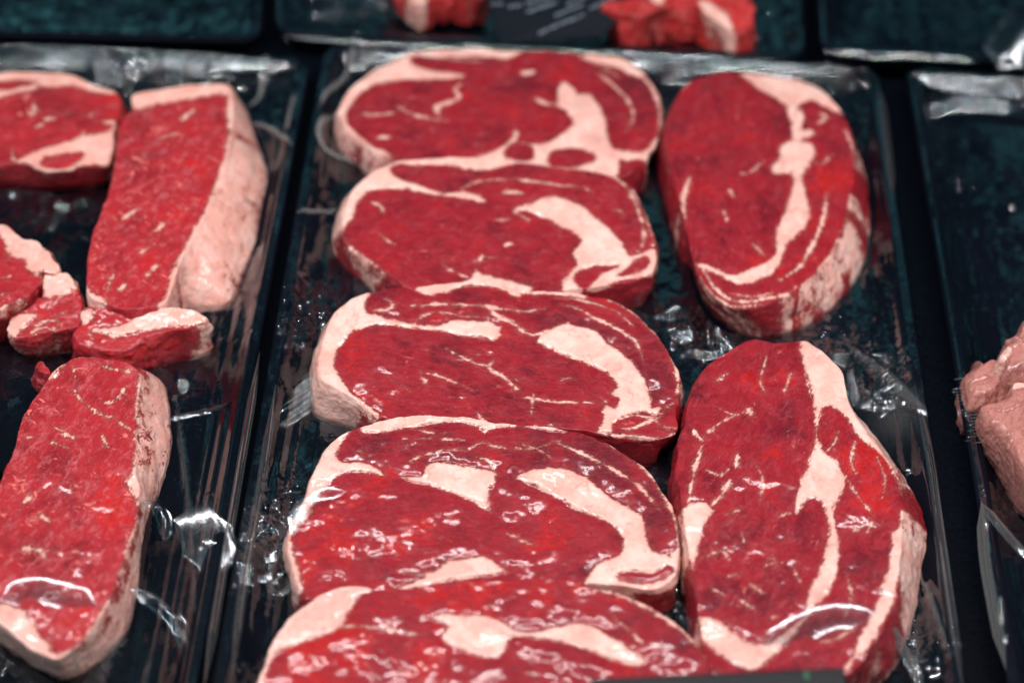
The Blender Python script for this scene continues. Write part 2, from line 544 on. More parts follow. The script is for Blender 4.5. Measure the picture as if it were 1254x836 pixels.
# ------------------------------------------------------------------ plastics
def foam_material():
    N = NT('black_foam')
    p = N.n('ShaderNodeNewGeometry').outputs['Position']
    p = N.vscale(p, (1000, 1000, 1000))
    b = N.n('ShaderNodeBsdfPrincipled')
    c = N.mix(N.ramp(N.noise(p, .012, 3), .35, .65), (.0016, .0034, .0068), (.0040, .0046, .0100))
    c = N.mix(N.math('MULTIPLY', N.ramp(N.noise(p, 1.4, 2, .6), .62, .72), .35), c, (.012, .015, .02))
    N.put(b.inputs['Base Color'], c)
    b.inputs['Roughness'].default_value = .45
    b.inputs['Specular IOR Level'].default_value = .05
    h = N.math('ADD', N.math('MULTIPLY', N.noise(p, .9, 3, .6), .25), N.math('MULTIPLY', N.noise(p, .12, 2), .8))
    N.put(b.inputs['Normal'], N.bump(h, .001, .5))
    N.t.links.new(b.outputs[0], N.out.inputs[0])
    return N.m


def film_material(name='clear_film', rough=.075, milk=True, gain=2.0, cap=.45):
    N = NT(name)
    p = N.n('ShaderNodeNewGeometry').outputs['Position']
    p = N.vscale(p, (1000, 1000, 1000))
    cr = N.attr('crinkle')
    def rid(sc, det, dist):
        return N.math('SUBTRACT', 1.0, N.math('ABSOLUTE', N.math('SUBTRACT', N.math('MULTIPLY', N.noise(p, sc, det, .55, dist), 2.0), 1.0)))
    h = N.math('MULTIPLY', rid(.10, 2, 1.0), 2.6)
    h = N.math('ADD', h, N.math('MULTIPLY', rid(.30, 2, .8), 1.1))
    h = N.math('ADD', h, N.math('MULTIPLY', N.noise(p, .8, 1, .5), .30))
    pt = N.math('MAXIMUM', N.ramp(N.noise(p, .022, 3, .6), .44, .60), N.ramp(cr, .45, .85))
    h = N.math('MULTIPLY', h, N.math('ADD', .03, N.math('MULTIPLY', cr, N.math('MULTIPLY', N.math('ADD', .12, pt), .30))))
    nrm = N.bump(h, .001, 1.0)
    nrm = N.facets(p, nrm, N.math('MULTIPLY', N.math('MULTIPLY', cr, N.math('ADD', .1, pt)), 2.6), .30, (1, .7, 1), 5.0, 3.0)
    nrm = N.facets(p, nrm, N.math('MULTIPLY', cr, 1.3), .13, (1, .6, 1), 8.0, 3.0)
    fr = N.n('ShaderNodeFresnel'); fr.inputs['IOR'].default_value = 1.5
    N.put(fr.inputs['Normal'], nrm)
    g = N.n('ShaderNodeBsdfGlossy'); g.inputs['Roughness'].default_value = rough
    g.inputs['Color'].default_value = (.86, .95, 1, 1)
    N.put(g.inputs['Normal'], nrm)
    t = N.n('ShaderNodeBsdfTransparent'); t.inputs['Color'].default_value = (.97, .97, .97, 1)
    mx = N.n('ShaderNodeMixShader')
    N.put(mx.inputs[0], N.math('MINIMUM', N.math('MULTIPLY', fr.outputs[0], N.math('ADD', gain, N.math('MULTIPLY', cr, .8))), cap))
    N.t.links.new(t.outputs[0], mx.inputs[1]); N.t.links.new(g.outputs[0], mx.inputs[2])
    d = N.n('ShaderNodeBsdfDiffuse'); d.inputs['Color'].default_value = (.62, .60, .58, 1)
    m2 = N.n('ShaderNodeMixShader')
    N.put(m2.inputs[0], N.attr('milk'))
    N.t.links.new(mx.outputs[0], m2.inputs[1]); N.t.links.new(d.outputs[0], m2.inputs[2])
    N.t.links.new(m2.outputs[0], N.out.inputs[0])
    return N.m


def plain(name, col, rough=.5, spec=.4, noise_scale=.3, bump=.15):
    N = NT(name)
    p = N.vscale(N.n('ShaderNodeNewGeometry').outputs['Position'], (1000, 1000, 1000))
    b = N.n('ShaderNodeBsdfPrincipled')
    n = N.noise(p, noise_scale, 4, .6)
    N.put(b.inputs['Base Color'], N.mix(N.ramp(n, .3, .7), tuple(x * .75 for x in col), tuple(x * 1.25 for x in col)))
    N.put(b.inputs['Roughness'], N.ramp(n, .3, .7, rough - .06, rough + .08))
    b.inputs['Specular IOR Level'].default_value = spec
    N.put(b.inputs['Normal'], N.bump(n, .001, bump))
    N.t.links.new(b.outputs[0], N.out.inputs[0])
    return N.m


M_FOAM = foam_material()
M_FILM = film_material()
M_ARC = film_material('bridging_film', .17, True, 3.0, .6)
M_FOLD = film_material('folded_film', .07, True, 4.0, .7)
M_SHELF = plain('shelf_black', (.002, .0036, .0070), .5, .05, .5)
M_HOLDER = plain('black_plastic', (.006, .008, .010), .4, .3, .8)
FLOOR = .0025


def round_quad(quad, r, n=10):
    out = []
    for i in range(4):
        a, b, c = quad[i - 1], quad[i], quad[(i + 1) % 4]
        u = (a - b) / np.linalg.norm(a - b); w = (c - b) / np.linalg.norm(c - b)
        p0, p2 = b + u * r, b + w * r
        for t in np.linspace(0, 1, n):
            out.append((1 - t)**2 * p0 + 2 * t * (1 - t) * b + t * t * p2)
    return np.array(out)


def inset(poly, d):
    e = np.roll(poly, -1, 0) - np.roll(poly, 1, 0)
    e /= np.linalg.norm(e, axis=1)[:, None] + 1e-12
    nrm = np.stack([-e[:, 1], e[:, 0]], 1)
    c = poly.mean(0)
    sgn = np.sign(np.sum(nrm * (c - poly), 1).mean())
    return poly + nrm * sgn * d


def tray(key, label, corners, rim=.014, film=True, step=.001, crinkles=(), milks=(), creases=(), base_cr=.35, wall=.016,
         sheet_amp=1.0, lift=0.0):
    """corners: rear left, rear right, front right, front left of the rim in photo pixels"""
    quad = px2w(corners, rim + lift)[:, :2]
    o = round_quad(quad, .016)
    n = len(o)
    prof = [(.009, 0), (.004, rim * .5), (.0, rim - .002), (.0004, rim - .0004), (.0016, rim), (.0046, rim), (.0062, rim - .0008),
            (.0085, rim * .62), (wall - .003, FLOOR + .0025), (wall, FLOOR + .0006), (wall + .004, FLOOR)]
    V = np.vstack([np.column_stack([inset(o, d), np.full(n, z + lift)]) for d, z in prof])
    i = np.arange(n); j = (i + 1) % n
    Fc = []
    for k in range(len(prof) - 1):
        Fc += np.stack([k * n + i, k * n + j, (k + 1) * n + j, (k + 1) * n + i], 1).tolist()
    Fc.append(list(((len(prof) - 1) * n + i)))
    Fc.append(list(i[::-1]))
    c = quad.mean(0)
    root = thing('meat_tray', label, 'tray', (c[0], c[1], 0), 'black foam meat trays in the counter')
    loc = np.array([c[0], c[1], 0])
    # foam base below the film
    new_mesh('tray_base', V, Fc, M_FOAM, True, None, root, loc)
    if film:
        rl, rr, fr_, fl = quad
        L = np.linalg.norm(rl - fl); Wd = np.linalg.norm(rr - rl)
        nu, nv = int(Wd / step), int(L / step)
        u = np.linspace(0, 1, nu); v = np.linspace(0, 1, nv)
        U, Vv = np.meshgrid(u, v)
        XY = ((1 - U) * (1 - Vv))[..., None] * rl + (U * (1 - Vv))[..., None] * rr + (U * Vv)[..., None] * fr_ + ((1 - U) * Vv)[..., None] * fl
        q = XY.reshape(-1, 2)
        dr = np.minimum(np.minimum(U, 1 - U) * Wd, np.minimum(Vv, 1 - Vv) * L)
        foot = np.zeros(len(q), bool); hole = np.zeros(len(q), bool)
        for tk, poly in FOOT:
            if tk == key:
                foot |= inside(q, c + (poly - c)) | (poly_sdf(q, poly, .003) > -.0012)
                hole |= poly_sdf(q, poly, .004) > .0018
        foot = foot.reshape(nv, nu); hole = hole.reshape(nv, nu)
        x, y = q[:, 0] * 1000, q[:, 1] * 1000
        h0 = FLOOR + .0022
        h = np.full((nv, nu), h0)
        fixed = dr < .0055
        fv = np.where(dr < .0055, rim + .0009, 0)
        contact = foot & ~fixed
        k2 = (step / .011)**2
        for it in range(260):
            h[fixed] = fv[fixed]; h[contact] = .0054
            a = (np.roll(h, 1, 0) + np.roll(h, -1, 0) + np.roll(h, 1, 1) + np.roll(h, -1, 1))
            h = (a + k2 * h0) / (4 + k2)
        h[fixed] = fv[fixed]
        # crinkles
        cr = np.full(len(q), base_cr)
        mlk = np.zeros(len(q))
        W = lambda a: px2w([a], FLOOR + lift)[0][:2] * 1000
        mmpx = np.linalg.norm(W((637, 418)) - W((627, 418))) / 10
        for arr, zones in ((cr, crinkles), (mlk, milks)):
            for zx, zy, zr, val in zones:
                cc = W((zx, zy)); dd = np.hypot(x - cc[0], (y - cc[1]) * .8) / (zr * mmpx)
                arr += val * np.exp(-dd**2 * 1.3)
        cr = np.clip(cr, .03, 1.6)
        rid = lambda s, sd, ax=1.0: (1 - np.abs(fbm(x / s, y / s * ax, oct=3, seed=sd)) * 2)
        pt = np.maximum(smooth(-.05, .35, fbm(x / 38, y / 38, oct=2, seed=21)) + .15, smooth(.45, .85, cr))
        wob = cr * pt * (1.0 * rid(11, 3) + .55 * rid(4.5, 5) + .2 * rid(2.0, 6)) * .9 * sheet_amp
        # long pleats that run along the rim
        near = smooth(.045, .012, dr.ravel()) * smooth(.004, .008, dr.ravel())
        along = np.where((np.minimum(U, 1 - U) * Wd < np.minimum(Vv, 1 - Vv) * L).ravel(), 1, 0)
        pl = along * (1 - np.abs(vnoise(dr.ravel() * 330, Vv.ravel() * L * 14, seed=8)) * 2) + (1 - along) * (1 - np.abs(vnoise(dr.ravel() * 330, U.ravel() * Wd * 22, seed=9)) * 2)
        wob = wob + near * pl * .75
        mask = (smooth(.0045, .009, dr) * np.where(foot, .35, 1)).ravel()
        H = h.ravel() + wob * .001 * mask
        H = np.maximum(H, FLOOR + .0007)
        for line, w, hh, mk in creases:
            cl = catmull(px2w(line, FLOOR + .004 + lift)[:, :2] * 1000, 6, False)
            sd = line_sdf(q * 1000, cl, w, 6.0, True)
            H += hh * .001 * smooth(-w * .6, w * .5, sd)
            mlk += mk * smooth(-w * .25, w * .3, sd)
        ids = np.arange(nu * nv).reshape(nv, nu)
        qd = np.stack([ids[:-1, :-1], ids[1:, :-1], ids[1:, 1:], ids[:-1, 1:]], -1).reshape(-1, 4)
        hd = hole.ravel()
        keep = ~(hd[qd].all(1))
        # rounded corners: leave out what lies beyond the rim
        beyond = poly_sdf(q, inset(o, .0008), .01) < -.0005
        keep &= ~beyond[qd].any(1)
        qd = qd[keep]
        used = np.unique(qd); mp = np.full(nu * nv, -1); mp[used] = np.arange(len(used))
        VV = np.column_stack([q, H + lift])[used]
        new_mesh('cling_film', VV, mp[qd], M_FILM, True, dict(crinkle=cr[used], milk=np.clip(mlk, 0, .8)[used]), root, loc)
    return root


def film_ridge(root, line, z, rad, flat=.6, milk=.0, name='film_crease', wav=0.0, mat=None, step=False):
    """a fold of stretched film between the meat and the tray, an open sheet with a rounded crest: line = (px x, px y, z in mm)"""
    P = np.array([px2w([(a, b)], zz * .001)[0] for a, b, zz in line])
    L = catmull(P, 12, False); n = len(L)
    T = np.gradient(L, axis=0); T /= np.linalg.norm(T, axis=1)[:, None]
    S_ = np.cross(T, (0, 0, 1.0)); S_ /= np.linalg.norm(S_, axis=1)[:, None]
    u = np.linspace(0, 1, n); tp = np.clip(np.minimum(u, 1 - u) * 6, .05, 1)
    K = 15; V = []
    for k in range(K):
        f = (k / (K - 1) - .5) * 2
        hgt = (math.exp(-(f * 2.1)**2) - .25) * rad * 1.5 * flat
        wob_ = .03 * rad * np.sin(np.arange(n) * .9 + k) 
        if step:                                    # film that leaves the meat and slopes down towards the front
            g = .5 + .5 * np.clip(f * np.sign(S_[:, 1]), -1, 1)
            zz = (g * g * (3 - 2 * g) - .5) * rad * 4.4 * .30
        else:
            zz = hgt * np.ones(n)
        V.append(L + S_ * (f * rad * 2.2 * tp)[:, None] + np.outer(zz * tp + wob_ * .3, (0, 0, 1.0)))
    V = np.stack(V, 1).reshape(-1, 3)
    i = np.arange(n - 1)[:, None] * K + np.arange(K - 1)[None, :]
    Q = np.stack([i, i + 1, i + 1 + K, i + K], -1).reshape(-1, 4)
    m_ = len(V)
    return new_mesh(name, V, Q, mat or M_FOLD, True, dict(crinkle=np.zeros(m_), milk=np.full(m_, milk)), root, np.array(root.location))


# ------------------------------------------------------------------ the meat
RIB = meat_material('ribeye_meat', fleck=.42, fleck_scale=.17, fleck_dir=(.5, 1.3, 1))
STRIP = meat_material('strip_meat', fleck=.95, fleck_scale=.17, fleck_dir=(1.1, .55, 1), fleck_w=1.6,
                      lean=((.25, .013, .020), (.42, .022, .030), (.54, .016, .016), (.58, .14, .15)),
                      fat=((.84, .41, .33), (.88, .55, .47), (.80, .32, .25)), net=0.0, wob=1.4)
PALE = meat_material('pale_meat', fleck=.3, lean=((.34, .12, .10), (.50, .20, .165), (.54, .22, .18), (.58, .34, .29)),
                     fat=((.80, .46, .40), (.82, .56, .48), (.62, .25, .2)), fibre=.8, wet=.95)
STEW = meat_material('stewing_meat', fleck=.3, lean=((.30, .012, .014), (.50, .03, .03), (.62, .03, .025), (.62, .16, .15)), wet=.6)

z1 = R(405, 50, 2.986)
G = 'rib eye steaks on the middle tray'
slab('rib_eye_steak', 'rib eye steak lying crosswise at the back, behind the other four of its row', 'steak',
     z1([(22, 265), (40, 215), (80, 165), (150, 115), (230, 75), (310, 45), (400, 32), (520, 28), (640, 32), (760, 38), (880, 45), (980, 52),
         (1060, 65), (1120, 95), (1165, 135), (1200, 190), (1215, 260), (1205, 340), (1180, 400), (1150, 440), (1115, 480), (1080, 500),
         (1000, 495), (900, 488), (800, 482), (700, 470), (560, 462), (420, 455), (300, 448), (220, 432), (150, 398), (95, 358), (50, 320)]),
     'mid', z=.021, sy=.03, base=[z1([(1180, 400), (1155, 450), (1120, 500), (1085, 522)])],
     fats=[('fat_cap', z1([(30, 330), (0, 265), (20, 205), (70, 150), (140, 100), (220, 60), (300, 30), (400, 15), (520, 10), (640, 14), (720, 30),
                           (690, 50), (640, 58), (560, 58), (480, 60), (400, 66), (330, 64), (296, 72), (305, 92), (350, 106), (420, 118), (490, 126), (480, 138),
                           (400, 142), (300, 146), (220, 152), (150, 172), (100, 202), (70, 240), (58, 280), (70, 320), (60, 335)])),
           ('fat_cap', z1([(915, 68), (950, 40), (1060, 50), (1125, 85), (1165, 130), (1120, 132), (1060, 108), (985, 86)])),
           ('fat_seam', z1([(775, 225), (828, 228), (832, 175), (850, 150), (885, 172), (905, 195), (945, 195), (985, 240), (1005, 290), (1015, 340), (1035, 395),
                    (1110, 405), (1160, 390), (1200, 335), (1225, 350), (1190, 415), (1120, 445), (1060, 440), (1045, 510), (950, 510), (800, 500),
                    (700, 485), (560, 480), (490, 445), (600, 408), (650, 370), (675, 332), (690, 350), (685, 375), (740, 378), (800, 365), (840, 340),
                    (872, 320), (885, 298), (870, 265), (840, 245)]))],
     leans=[z1([(640, 405), (680, 378), (735, 388), (742, 425), (700, 440), (640, 432)]), z1([(795, 430), (803, 402), (850, 390), (930, 398), (975, 428), (930, 455), (860, 467), (805, 455)]),
            z1([(1060, 452), (1110, 432), (1145, 440), (1115, 500), (1060, 490)])],
     veins=[(z1([(40, 290), (90, 350), (150, 395), (230, 432)]), 7), (z1([(1110, 110), (1160, 150), (1190, 210), (1205, 280), (1195, 345)]), 5),
            (z1([(970, 120), (1030, 165), (1080, 210), (1105, 260), (1100, 300), (1075, 340)]), 3.4), (z1([(960, 80), (1010, 110), (1050, 135)]), 3),
            (z1([(475, 165), (455, 185), (470, 210), (430, 228), (395, 240), (390, 265), (412, 288)]), 6), (z1([(240, 240), (270, 260), (320, 278), (380, 290), (430, 295)]), 4),
            (z1([(115, 268), (160, 278), (250, 262)]), 4), (z1([(695, 122), (742, 120)]), 9), (z1([(170, 360), (215, 358)]), 5), (z1([(750, 215), (800, 238)]), 5), (z1([(420, 70), (500, 78), (560, 72)]), 4)],
     tones=[(760, 120, 60, -.35), (590, 130, 35, .55), (700, 70, 45, .45), (480, 130, 50, .1)], flecks=.35, mat=RIB, group=G, seed=1, grain=8)

z2 = R(400, 170, 2.986)
slab('rib_eye_steak', 'second crosswise rib eye steak from the back, long curved band of fat', 'steak',
     z2([(48, 330), (58, 280), (72, 225), (105, 172), (155, 128), (240, 82), (300, 72), (440, 65), (540, 68), (640, 82), (760, 92), (880, 105), (980, 120), (1080, 150),
         (1130, 190), (1170, 270), (1205, 360), (1212, 400), (1205, 485), (1170, 505), (1100, 528), (1000, 550), (900, 560), (780, 565), (650, 560),
         (520, 560), (400, 562), (300, 556), (268, 540), (220, 500), (150, 448), (88, 402), (58, 368)]),
     'mid', z=.023, sy=.06, base=[z2([(60, 230), (30, 310), (14, 390), (42, 450), (115, 518), (180, 548), (240, 560)]), z2([(1218, 470), (1195, 515), (1178, 570), (1145, 612), (1090, 620)])],
     fats=[('fat_cap', z2([(-20, 420), (-10, 300), (50, 180), (140, 100), (240, 45), (440, 40), (560, 48), (640, 66), (700, 84), (640, 106), (560, 118), (500, 112), (440, 95), (330, 90),
                           (250, 95), (230, 115), (260, 140), (330, 165), (390, 188), (440, 202), (500, 195), (560, 213), (580, 234), (520, 225), (440, 210), (380, 202), (300, 182),
                           (220, 180), (150, 197), (112, 240), (92, 290), (65, 320), (54, 345), (62, 375), (90, 402), (50, 440)])),
           ('fat_seam', z2([(690, 250), (740, 243), (780, 218), (840, 215), (900, 235), (960, 270), (1010, 310), (1060, 360), (1090, 400), (1110, 430), (1160, 415), (1210, 400), (1230, 442),
                            (1205, 492), (1120, 510), (1040, 530), (990, 565), (880, 575), (860, 535), (885, 490), (920, 460), (900, 430), (905, 400), (935, 370), (900, 335), (850, 315), (800, 290), (740, 268)])),
           ('fat_seam', z2([(490, 520), (530, 500), (545, 468), (570, 490), (640, 505), (690, 520), (760, 540), (700, 570), (560, 580), (420, 580), (330, 575), (430, 535)]))],
     leans=[z2([(905, 522), (920, 487), (970, 467), (1060, 457), (1062, 470), (1000, 492), (970, 530), (945, 560)]), z2([(1060, 500), (1110, 462), (1162, 434), (1178, 446), (1172, 474), (1120, 495)])],
     veins=[(z2([(56, 370), (90, 402), (150, 446), (215, 492)]), 5), (z2([(640, 84), (760, 97), (880, 112), (980, 127), (1060, 152), (1110, 200), (1140, 270), (1158, 350), (1150, 400), (1130, 420)]), 4.2),
            (z2([(1080, 155), (1130, 205), (1168, 280), (1190, 360), (1198, 400)]), 3), (z2([(490, 188), (540, 167), (600, 158), (700, 158), (800, 165), (870, 180), (930, 186), (970, 206)]), 3.6),
            (z2([(645, 208), (690, 203), (722, 208)]), 5.5), (z2([(425, 455), (450, 475), (490, 495), (530, 505)]), 3.8), (z2([(572, 422), (558, 448)]), 5), (z2([(180, 340), (215, 365), (250, 388)]), 3.6),
            (z2([(170, 240), (200, 250), (210, 275)]), 3.6), (z2([(650, 388), (675, 384)]), 5.5), (z2([(610, 300), (680, 295)]), 2.4), (z2([(560, 430), (620, 432)]), 2.2), (z2([(740, 300), (690, 260), (800, 225)]), 3),
            (z2([(1050, 265), (1080, 275), (1075, 300)]), 2.2)],
     tones=[(650, 250, 60, .0), (530, 300, 45, .3), (740, 240, 50, .25), (460, 275, 35, .4), (590, 345, 60, -.15)], flecks=.38, mat=RIB, group=G, seed=2, grain=5, side_zones=[(785, 345, 34, -3), (740, 360, 30, -3)])

z3 = R(370, 330, 2.6125)
slab('rib_eye_steak', 'middle crosswise rib eye steak, pale fatty left end under streaked film', 'steak',
     z3([(48, 310), (55, 250), (70, 195), (90, 152), (122, 115), (172, 85), (230, 67), (330, 57), (390, 47), (480, 38), (560, 34), (640, 44), (690, 62), (780, 64), (860, 69), (930, 86), (990, 100),
         (1060, 135), (1110, 180), (1160, 240), (1195, 300), (1213, 355), (1205, 420), (1203, 470), (1210, 500), (1195, 530), (1140, 542), (1060, 540), (960, 528), (880, 520),
         (800, 522), (700, 520), (560, 505), (400, 495), (300, 490), (250, 472), (215, 455), (160, 415), (105, 385), (62, 355)]),
     'mid', z=.023, sy=.07, base=[z3([(70, 180), (45, 250), (25, 340), (22, 430), (55, 488), (120, 512), (190, 508), (250, 500)]), z3([(1213, 480), (1208, 540), (1150, 578), (1060, 592), (1000, 575)])],
     fats=[('fat_cap', z3([(-10, 480), (-10, 250), (70, 120), (165, 60), (240, 50), (216, 80), (200, 110), (205, 138), (250, 150), (300, 165), (350, 174), (440, 180), (480, 160), (560, 165), (620, 175), (640, 195),
                           (615, 228), (560, 216), (500, 208), (430, 196), (350, 190), (280, 181), (220, 184), (160, 202), (135, 230), (110, 262), (104, 300), (125, 350), (160, 392), (220, 440), (255, 475), (150, 530)])),
           ('fat_cap', z3([(355, 62), (420, 35), (540, 15), (640, 30), (690, 50), (780, 52), (860, 58), (930, 80), (900, 92), (830, 79), (740, 74), (700, 72), (690, 88), (660, 75), (620, 52), (560, 49), (500, 56), (420, 80), (380, 70)])),
           ('fat_seam', z3([(748, 226), (780, 205), (830, 175), (880, 178), (940, 195), (980, 235), (1030, 270), (1070, 310), (1100, 360), (1115, 410), (1120, 435), (1155, 428), (1140, 460), (1080, 452), (1030, 466), (1000, 490), (990, 522), (948, 518),
                            (964, 480), (960, 447), (975, 430), (1000, 440), (1012, 410), (985, 396), (1003, 380), (1008, 360), (980, 332), (960, 319), (890, 291), (830, 271), (790, 252)]))],
     veins=[(z3([(230, 135), (275, 131), (290, 115), (268, 100)]), 4.2), (z3([(350, 120), (430, 114), (520, 117), (580, 121), (620, 129), (700, 137), (775, 130)]), 3.6), (z3([(600, 128), (622, 155), (670, 175), (700, 200), (740, 212), (790, 196)]), 5.5),
            (z3([(590, 127), (650, 134)]), 7), (z3([(830, 120), (880, 130), (950, 165), (1020, 200), (1070, 236), (1090, 290)]), 3.6), (z3([(840, 82), (930, 112), (1000, 137), (1060, 182)]), 2.4),
            (z3([(980, 103), (1060, 143), (1120, 193), (1168, 253), (1197, 313), (1202, 380), (1188, 420)]), 5.5), (z3([(1000, 500), (1050, 510), (1100, 490), (1140, 470), (1160, 440), (1190, 420)]), 4.2),
            (z3([(1130, 480), (1150, 500), (1200, 508)]), 4), (z3([(1010, 476), (1060, 466), (1120, 470)]), 4), (z3([(960, 524), (1060, 536), (1140, 538), (1200, 525)]), 4),
            (z3([(460, 255), (510, 280), (560, 300), (605, 310)]), 2.6), (z3([(612, 292), (600, 315), (640, 340), (680, 375), (702, 396)]), 5), (z3([(690, 410), (740, 416), (800, 430), (900, 428), (960, 425)]), 2.8),
            (z3([(740, 404), (735, 430), (733, 470)]), 2.6), (z3([(375, 330), (410, 335), (470, 355), (545, 388)]), 2.8), (z3([(380, 343), (396, 362)]), 4), (z3([(275, 345), (310, 370), (345, 390)]), 2.8),
            (z3([(680, 343), (690, 358), (722, 354)]), 3.2), (z3([(815, 360), (840, 350), (870, 352)]), 2.8), (z3([(360, 165), (420, 140), (520, 150), (600, 160)]), 2.2), (z3([(560, 460), (590, 500)]), 5)],
     tones=[(450, 470, 45, .35), (520, 430, 70, .1), (680, 440, 50, -.1), (700, 380, 60, -.2), (800, 450, 40, -.45), (660, 500, 60, -.15)], wraps=[(390, 470, 24, .8), (400, 505, 30, .5)],
     flecks=.25, mat=RIB, group=G, seed=3, grain=-6, side_zones=[(800, 540, 40, -2.2), (740, 545, 40, -3)])

z4 = R(340, 490, 2.459)
slab('rib_eye_steak', 'crosswise rib eye steak with two pale fat islands and wet glints on its left', 'steak',
     z4([(28, 410), (48, 350), (76, 290), (92, 240), (120, 182), (150, 132), (190, 97), (225, 86), (265, 74), (300, 60), (370, 48), (450, 42), (560, 45), (640, 60), (720, 75), (800, 80), (870, 86), (930, 100),
         (1000, 130), (1060, 165), (1120, 210), (1160, 265), (1195, 330), (1213, 420), (1213, 485), (1195, 538), (1150, 570), (1100, 572), (1020, 562), (950, 556), (850, 560), (700, 565), (560, 578),
         (430, 588), (300, 592), (200, 608), (120, 608), (85, 595), (50, 545), (30, 480)]),
     'mid', z=.023, sy=.07, base=[z4([(30, 380), (18, 440), (22, 510), (52, 565), (90, 612)]), z4([(1216, 470), (1205, 550), (1150, 592), (1080, 592)])],
     fats=[('fat_cap', z4([(-20, 520), (-20, 400), (50, 250), (120, 110), (235, 65), (213, 100), (190, 130), (180, 160), (190, 185), (250, 187), (300, 200), (325, 226), (280, 216), (220, 216), (170, 236), (130, 280),
                           (92, 340), (70, 372), (50, 402), (44, 440), (55, 500), (75, 565), (50, 600)])),
           ('fat_cap', z4([(250, 92), (265, 62), (330, 42), (450, 26), (560, 30), (620, 42), (700, 62), (800, 70), (870, 82), (860, 96), (780, 89), (700, 83), (640, 86), (625, 100), (600, 76), (540, 63), (470, 69), (400, 86), (330, 96), (280, 100)])),
           ('fat_seam', z4([(438, 215), (445, 195), (480, 180), (550, 188), (610, 204), (650, 213), (656, 240), (640, 270), (630, 300), (642, 332), (600, 306), (560, 286), (500, 266), (420, 247), (365, 228), (420, 225)])),
           ('fat_seam', z4([(718, 240), (760, 220), (830, 203), (900, 213), (950, 243), (1000, 284), (1050, 315), (1090, 340), (1110, 400), (1130, 450), (1180, 470), (1205, 440), (1225, 490), (1195, 560), (1120, 590), (1000, 580), (925, 560),
                            (940, 510), (980, 480), (1030, 466), (1042, 430), (1025, 390), (980, 356), (900, 326), (840, 296), (790, 271)])),
           ('fat_seam', z4([(380, 520), (470, 515), (510, 483), (570, 475), (620, 466), (670, 490), (685, 515), (620, 530), (500, 546), (420, 562), (370, 580), (355, 562), (420, 540), (440, 525)]))],
     leans=[z4([(1020, 530), (1060, 517), (1130, 517), (1178, 497), (1190, 520), (1130, 545), (1060, 548)])],
     veins=[(z4([(600, 172), (640, 187), (652, 212)]), 4.5), (z4([(840, 130), (900, 155), (980, 190), (1060, 235), (1110, 280), (1150, 332)]), 4.6), (z4([(970, 122), (1040, 154), (1108, 208), (1156, 272), (1190, 342), (1206, 430)]), 6),
            (z4([(420, 170), (500, 150), (570, 150), (620, 130), (660, 145), (760, 150), (850, 125)]), 2.4), (z4([(380, 120), (480, 115), (560, 122)]), 2.2), (z4([(235, 155), (262, 161)]), 5), (z4([(400, 185), (440, 165), (480, 160)]), 3),
            (z4([(690, 400), (740, 420), (790, 440)]), 2), (z4([(430, 90), (470, 100), (540, 96)]), 2), (z4([(700, 130), (780, 150), (830, 180)]), 1.8)],
     tones=[(380, 660, 55, .75), (500, 650, 70, .35), (640, 660, 60, .45), (540, 590, 60, -.1), (650, 555, 60, -.5), (740, 560, 50, -.5), (800, 620, 40, -.4), (700, 645, 40, -.1)],
     wraps=[(400, 660, 50, .75), (480, 590, 60, .2), (600, 650, 70, .25), (380, 590, 40, .3)], flecks=.15, mat=RIB, group=G, seed=4, grain=4, side_zones=[(800, 728, 40, -1.2)])

z5 = R(300, 690, 2.09)
slab('rib_eye_steak', 'nearest crosswise rib eye steak, cut off by the bottom of the photo', 'steak',
     z5([(28, 310), (48, 260), (66, 200), (108, 142), (160, 100), (210, 70), (260, 58), (330, 60), (430, 58), (500, 45), (620, 38), (740, 35), (830, 42), (900, 60), (980, 80), (1060, 120), (1130, 170), (1180, 230),
         (1200, 280), (1190, 340), (1140, 400), (1000, 440), (700, 460), (400, 450), (150, 430), (55, 380)]),
     'mid', z=.024, sy=.05,
     fats=[('fat_cap', z5([(-20, 330), (0, 200), (140, 70), (270, 35), (325, 65), (300, 80), (280, 100), (260, 130), (250, 160), (200, 185), (150, 200), (100, 220), (70, 245), (58, 272), (52, 305), (40, 370)])),
           ('fat_seam', z5([(480, 142), (500, 127), (560, 128), (620, 130), (670, 150), (690, 170), (760, 168), (830, 150), (880, 150), (930, 180), (980, 215), (1022, 242), (1010, 262), (950, 252), (880, 222), (820, 202), (760, 192), (690, 182), (672, 210),
                            (650, 240), (600, 236), (540, 216), (500, 190), (520, 160)]))],
     veins=[(z5([(245, 160), (320, 166), (400, 178), (455, 186)]), 5.5), (z5([(905, 66), (980, 88), (1060, 132), (1130, 182), (1182, 242)]), 6.5), (z5([(940, 130), (1000, 190), (1030, 212)]), 2.6)],
     tones=[(400, 800, 80, .8), (540, 800, 70, .5), (560, 722, 60, .4), (680, 715, 60, .2), (800, 730, 50, -.2), (800, 810, 50, .3)], wraps=[(420, 785, 70, .6), (560, 780, 60, .4)], flecks=.1, mat=RIB, group=G, seed=5, grain=0)

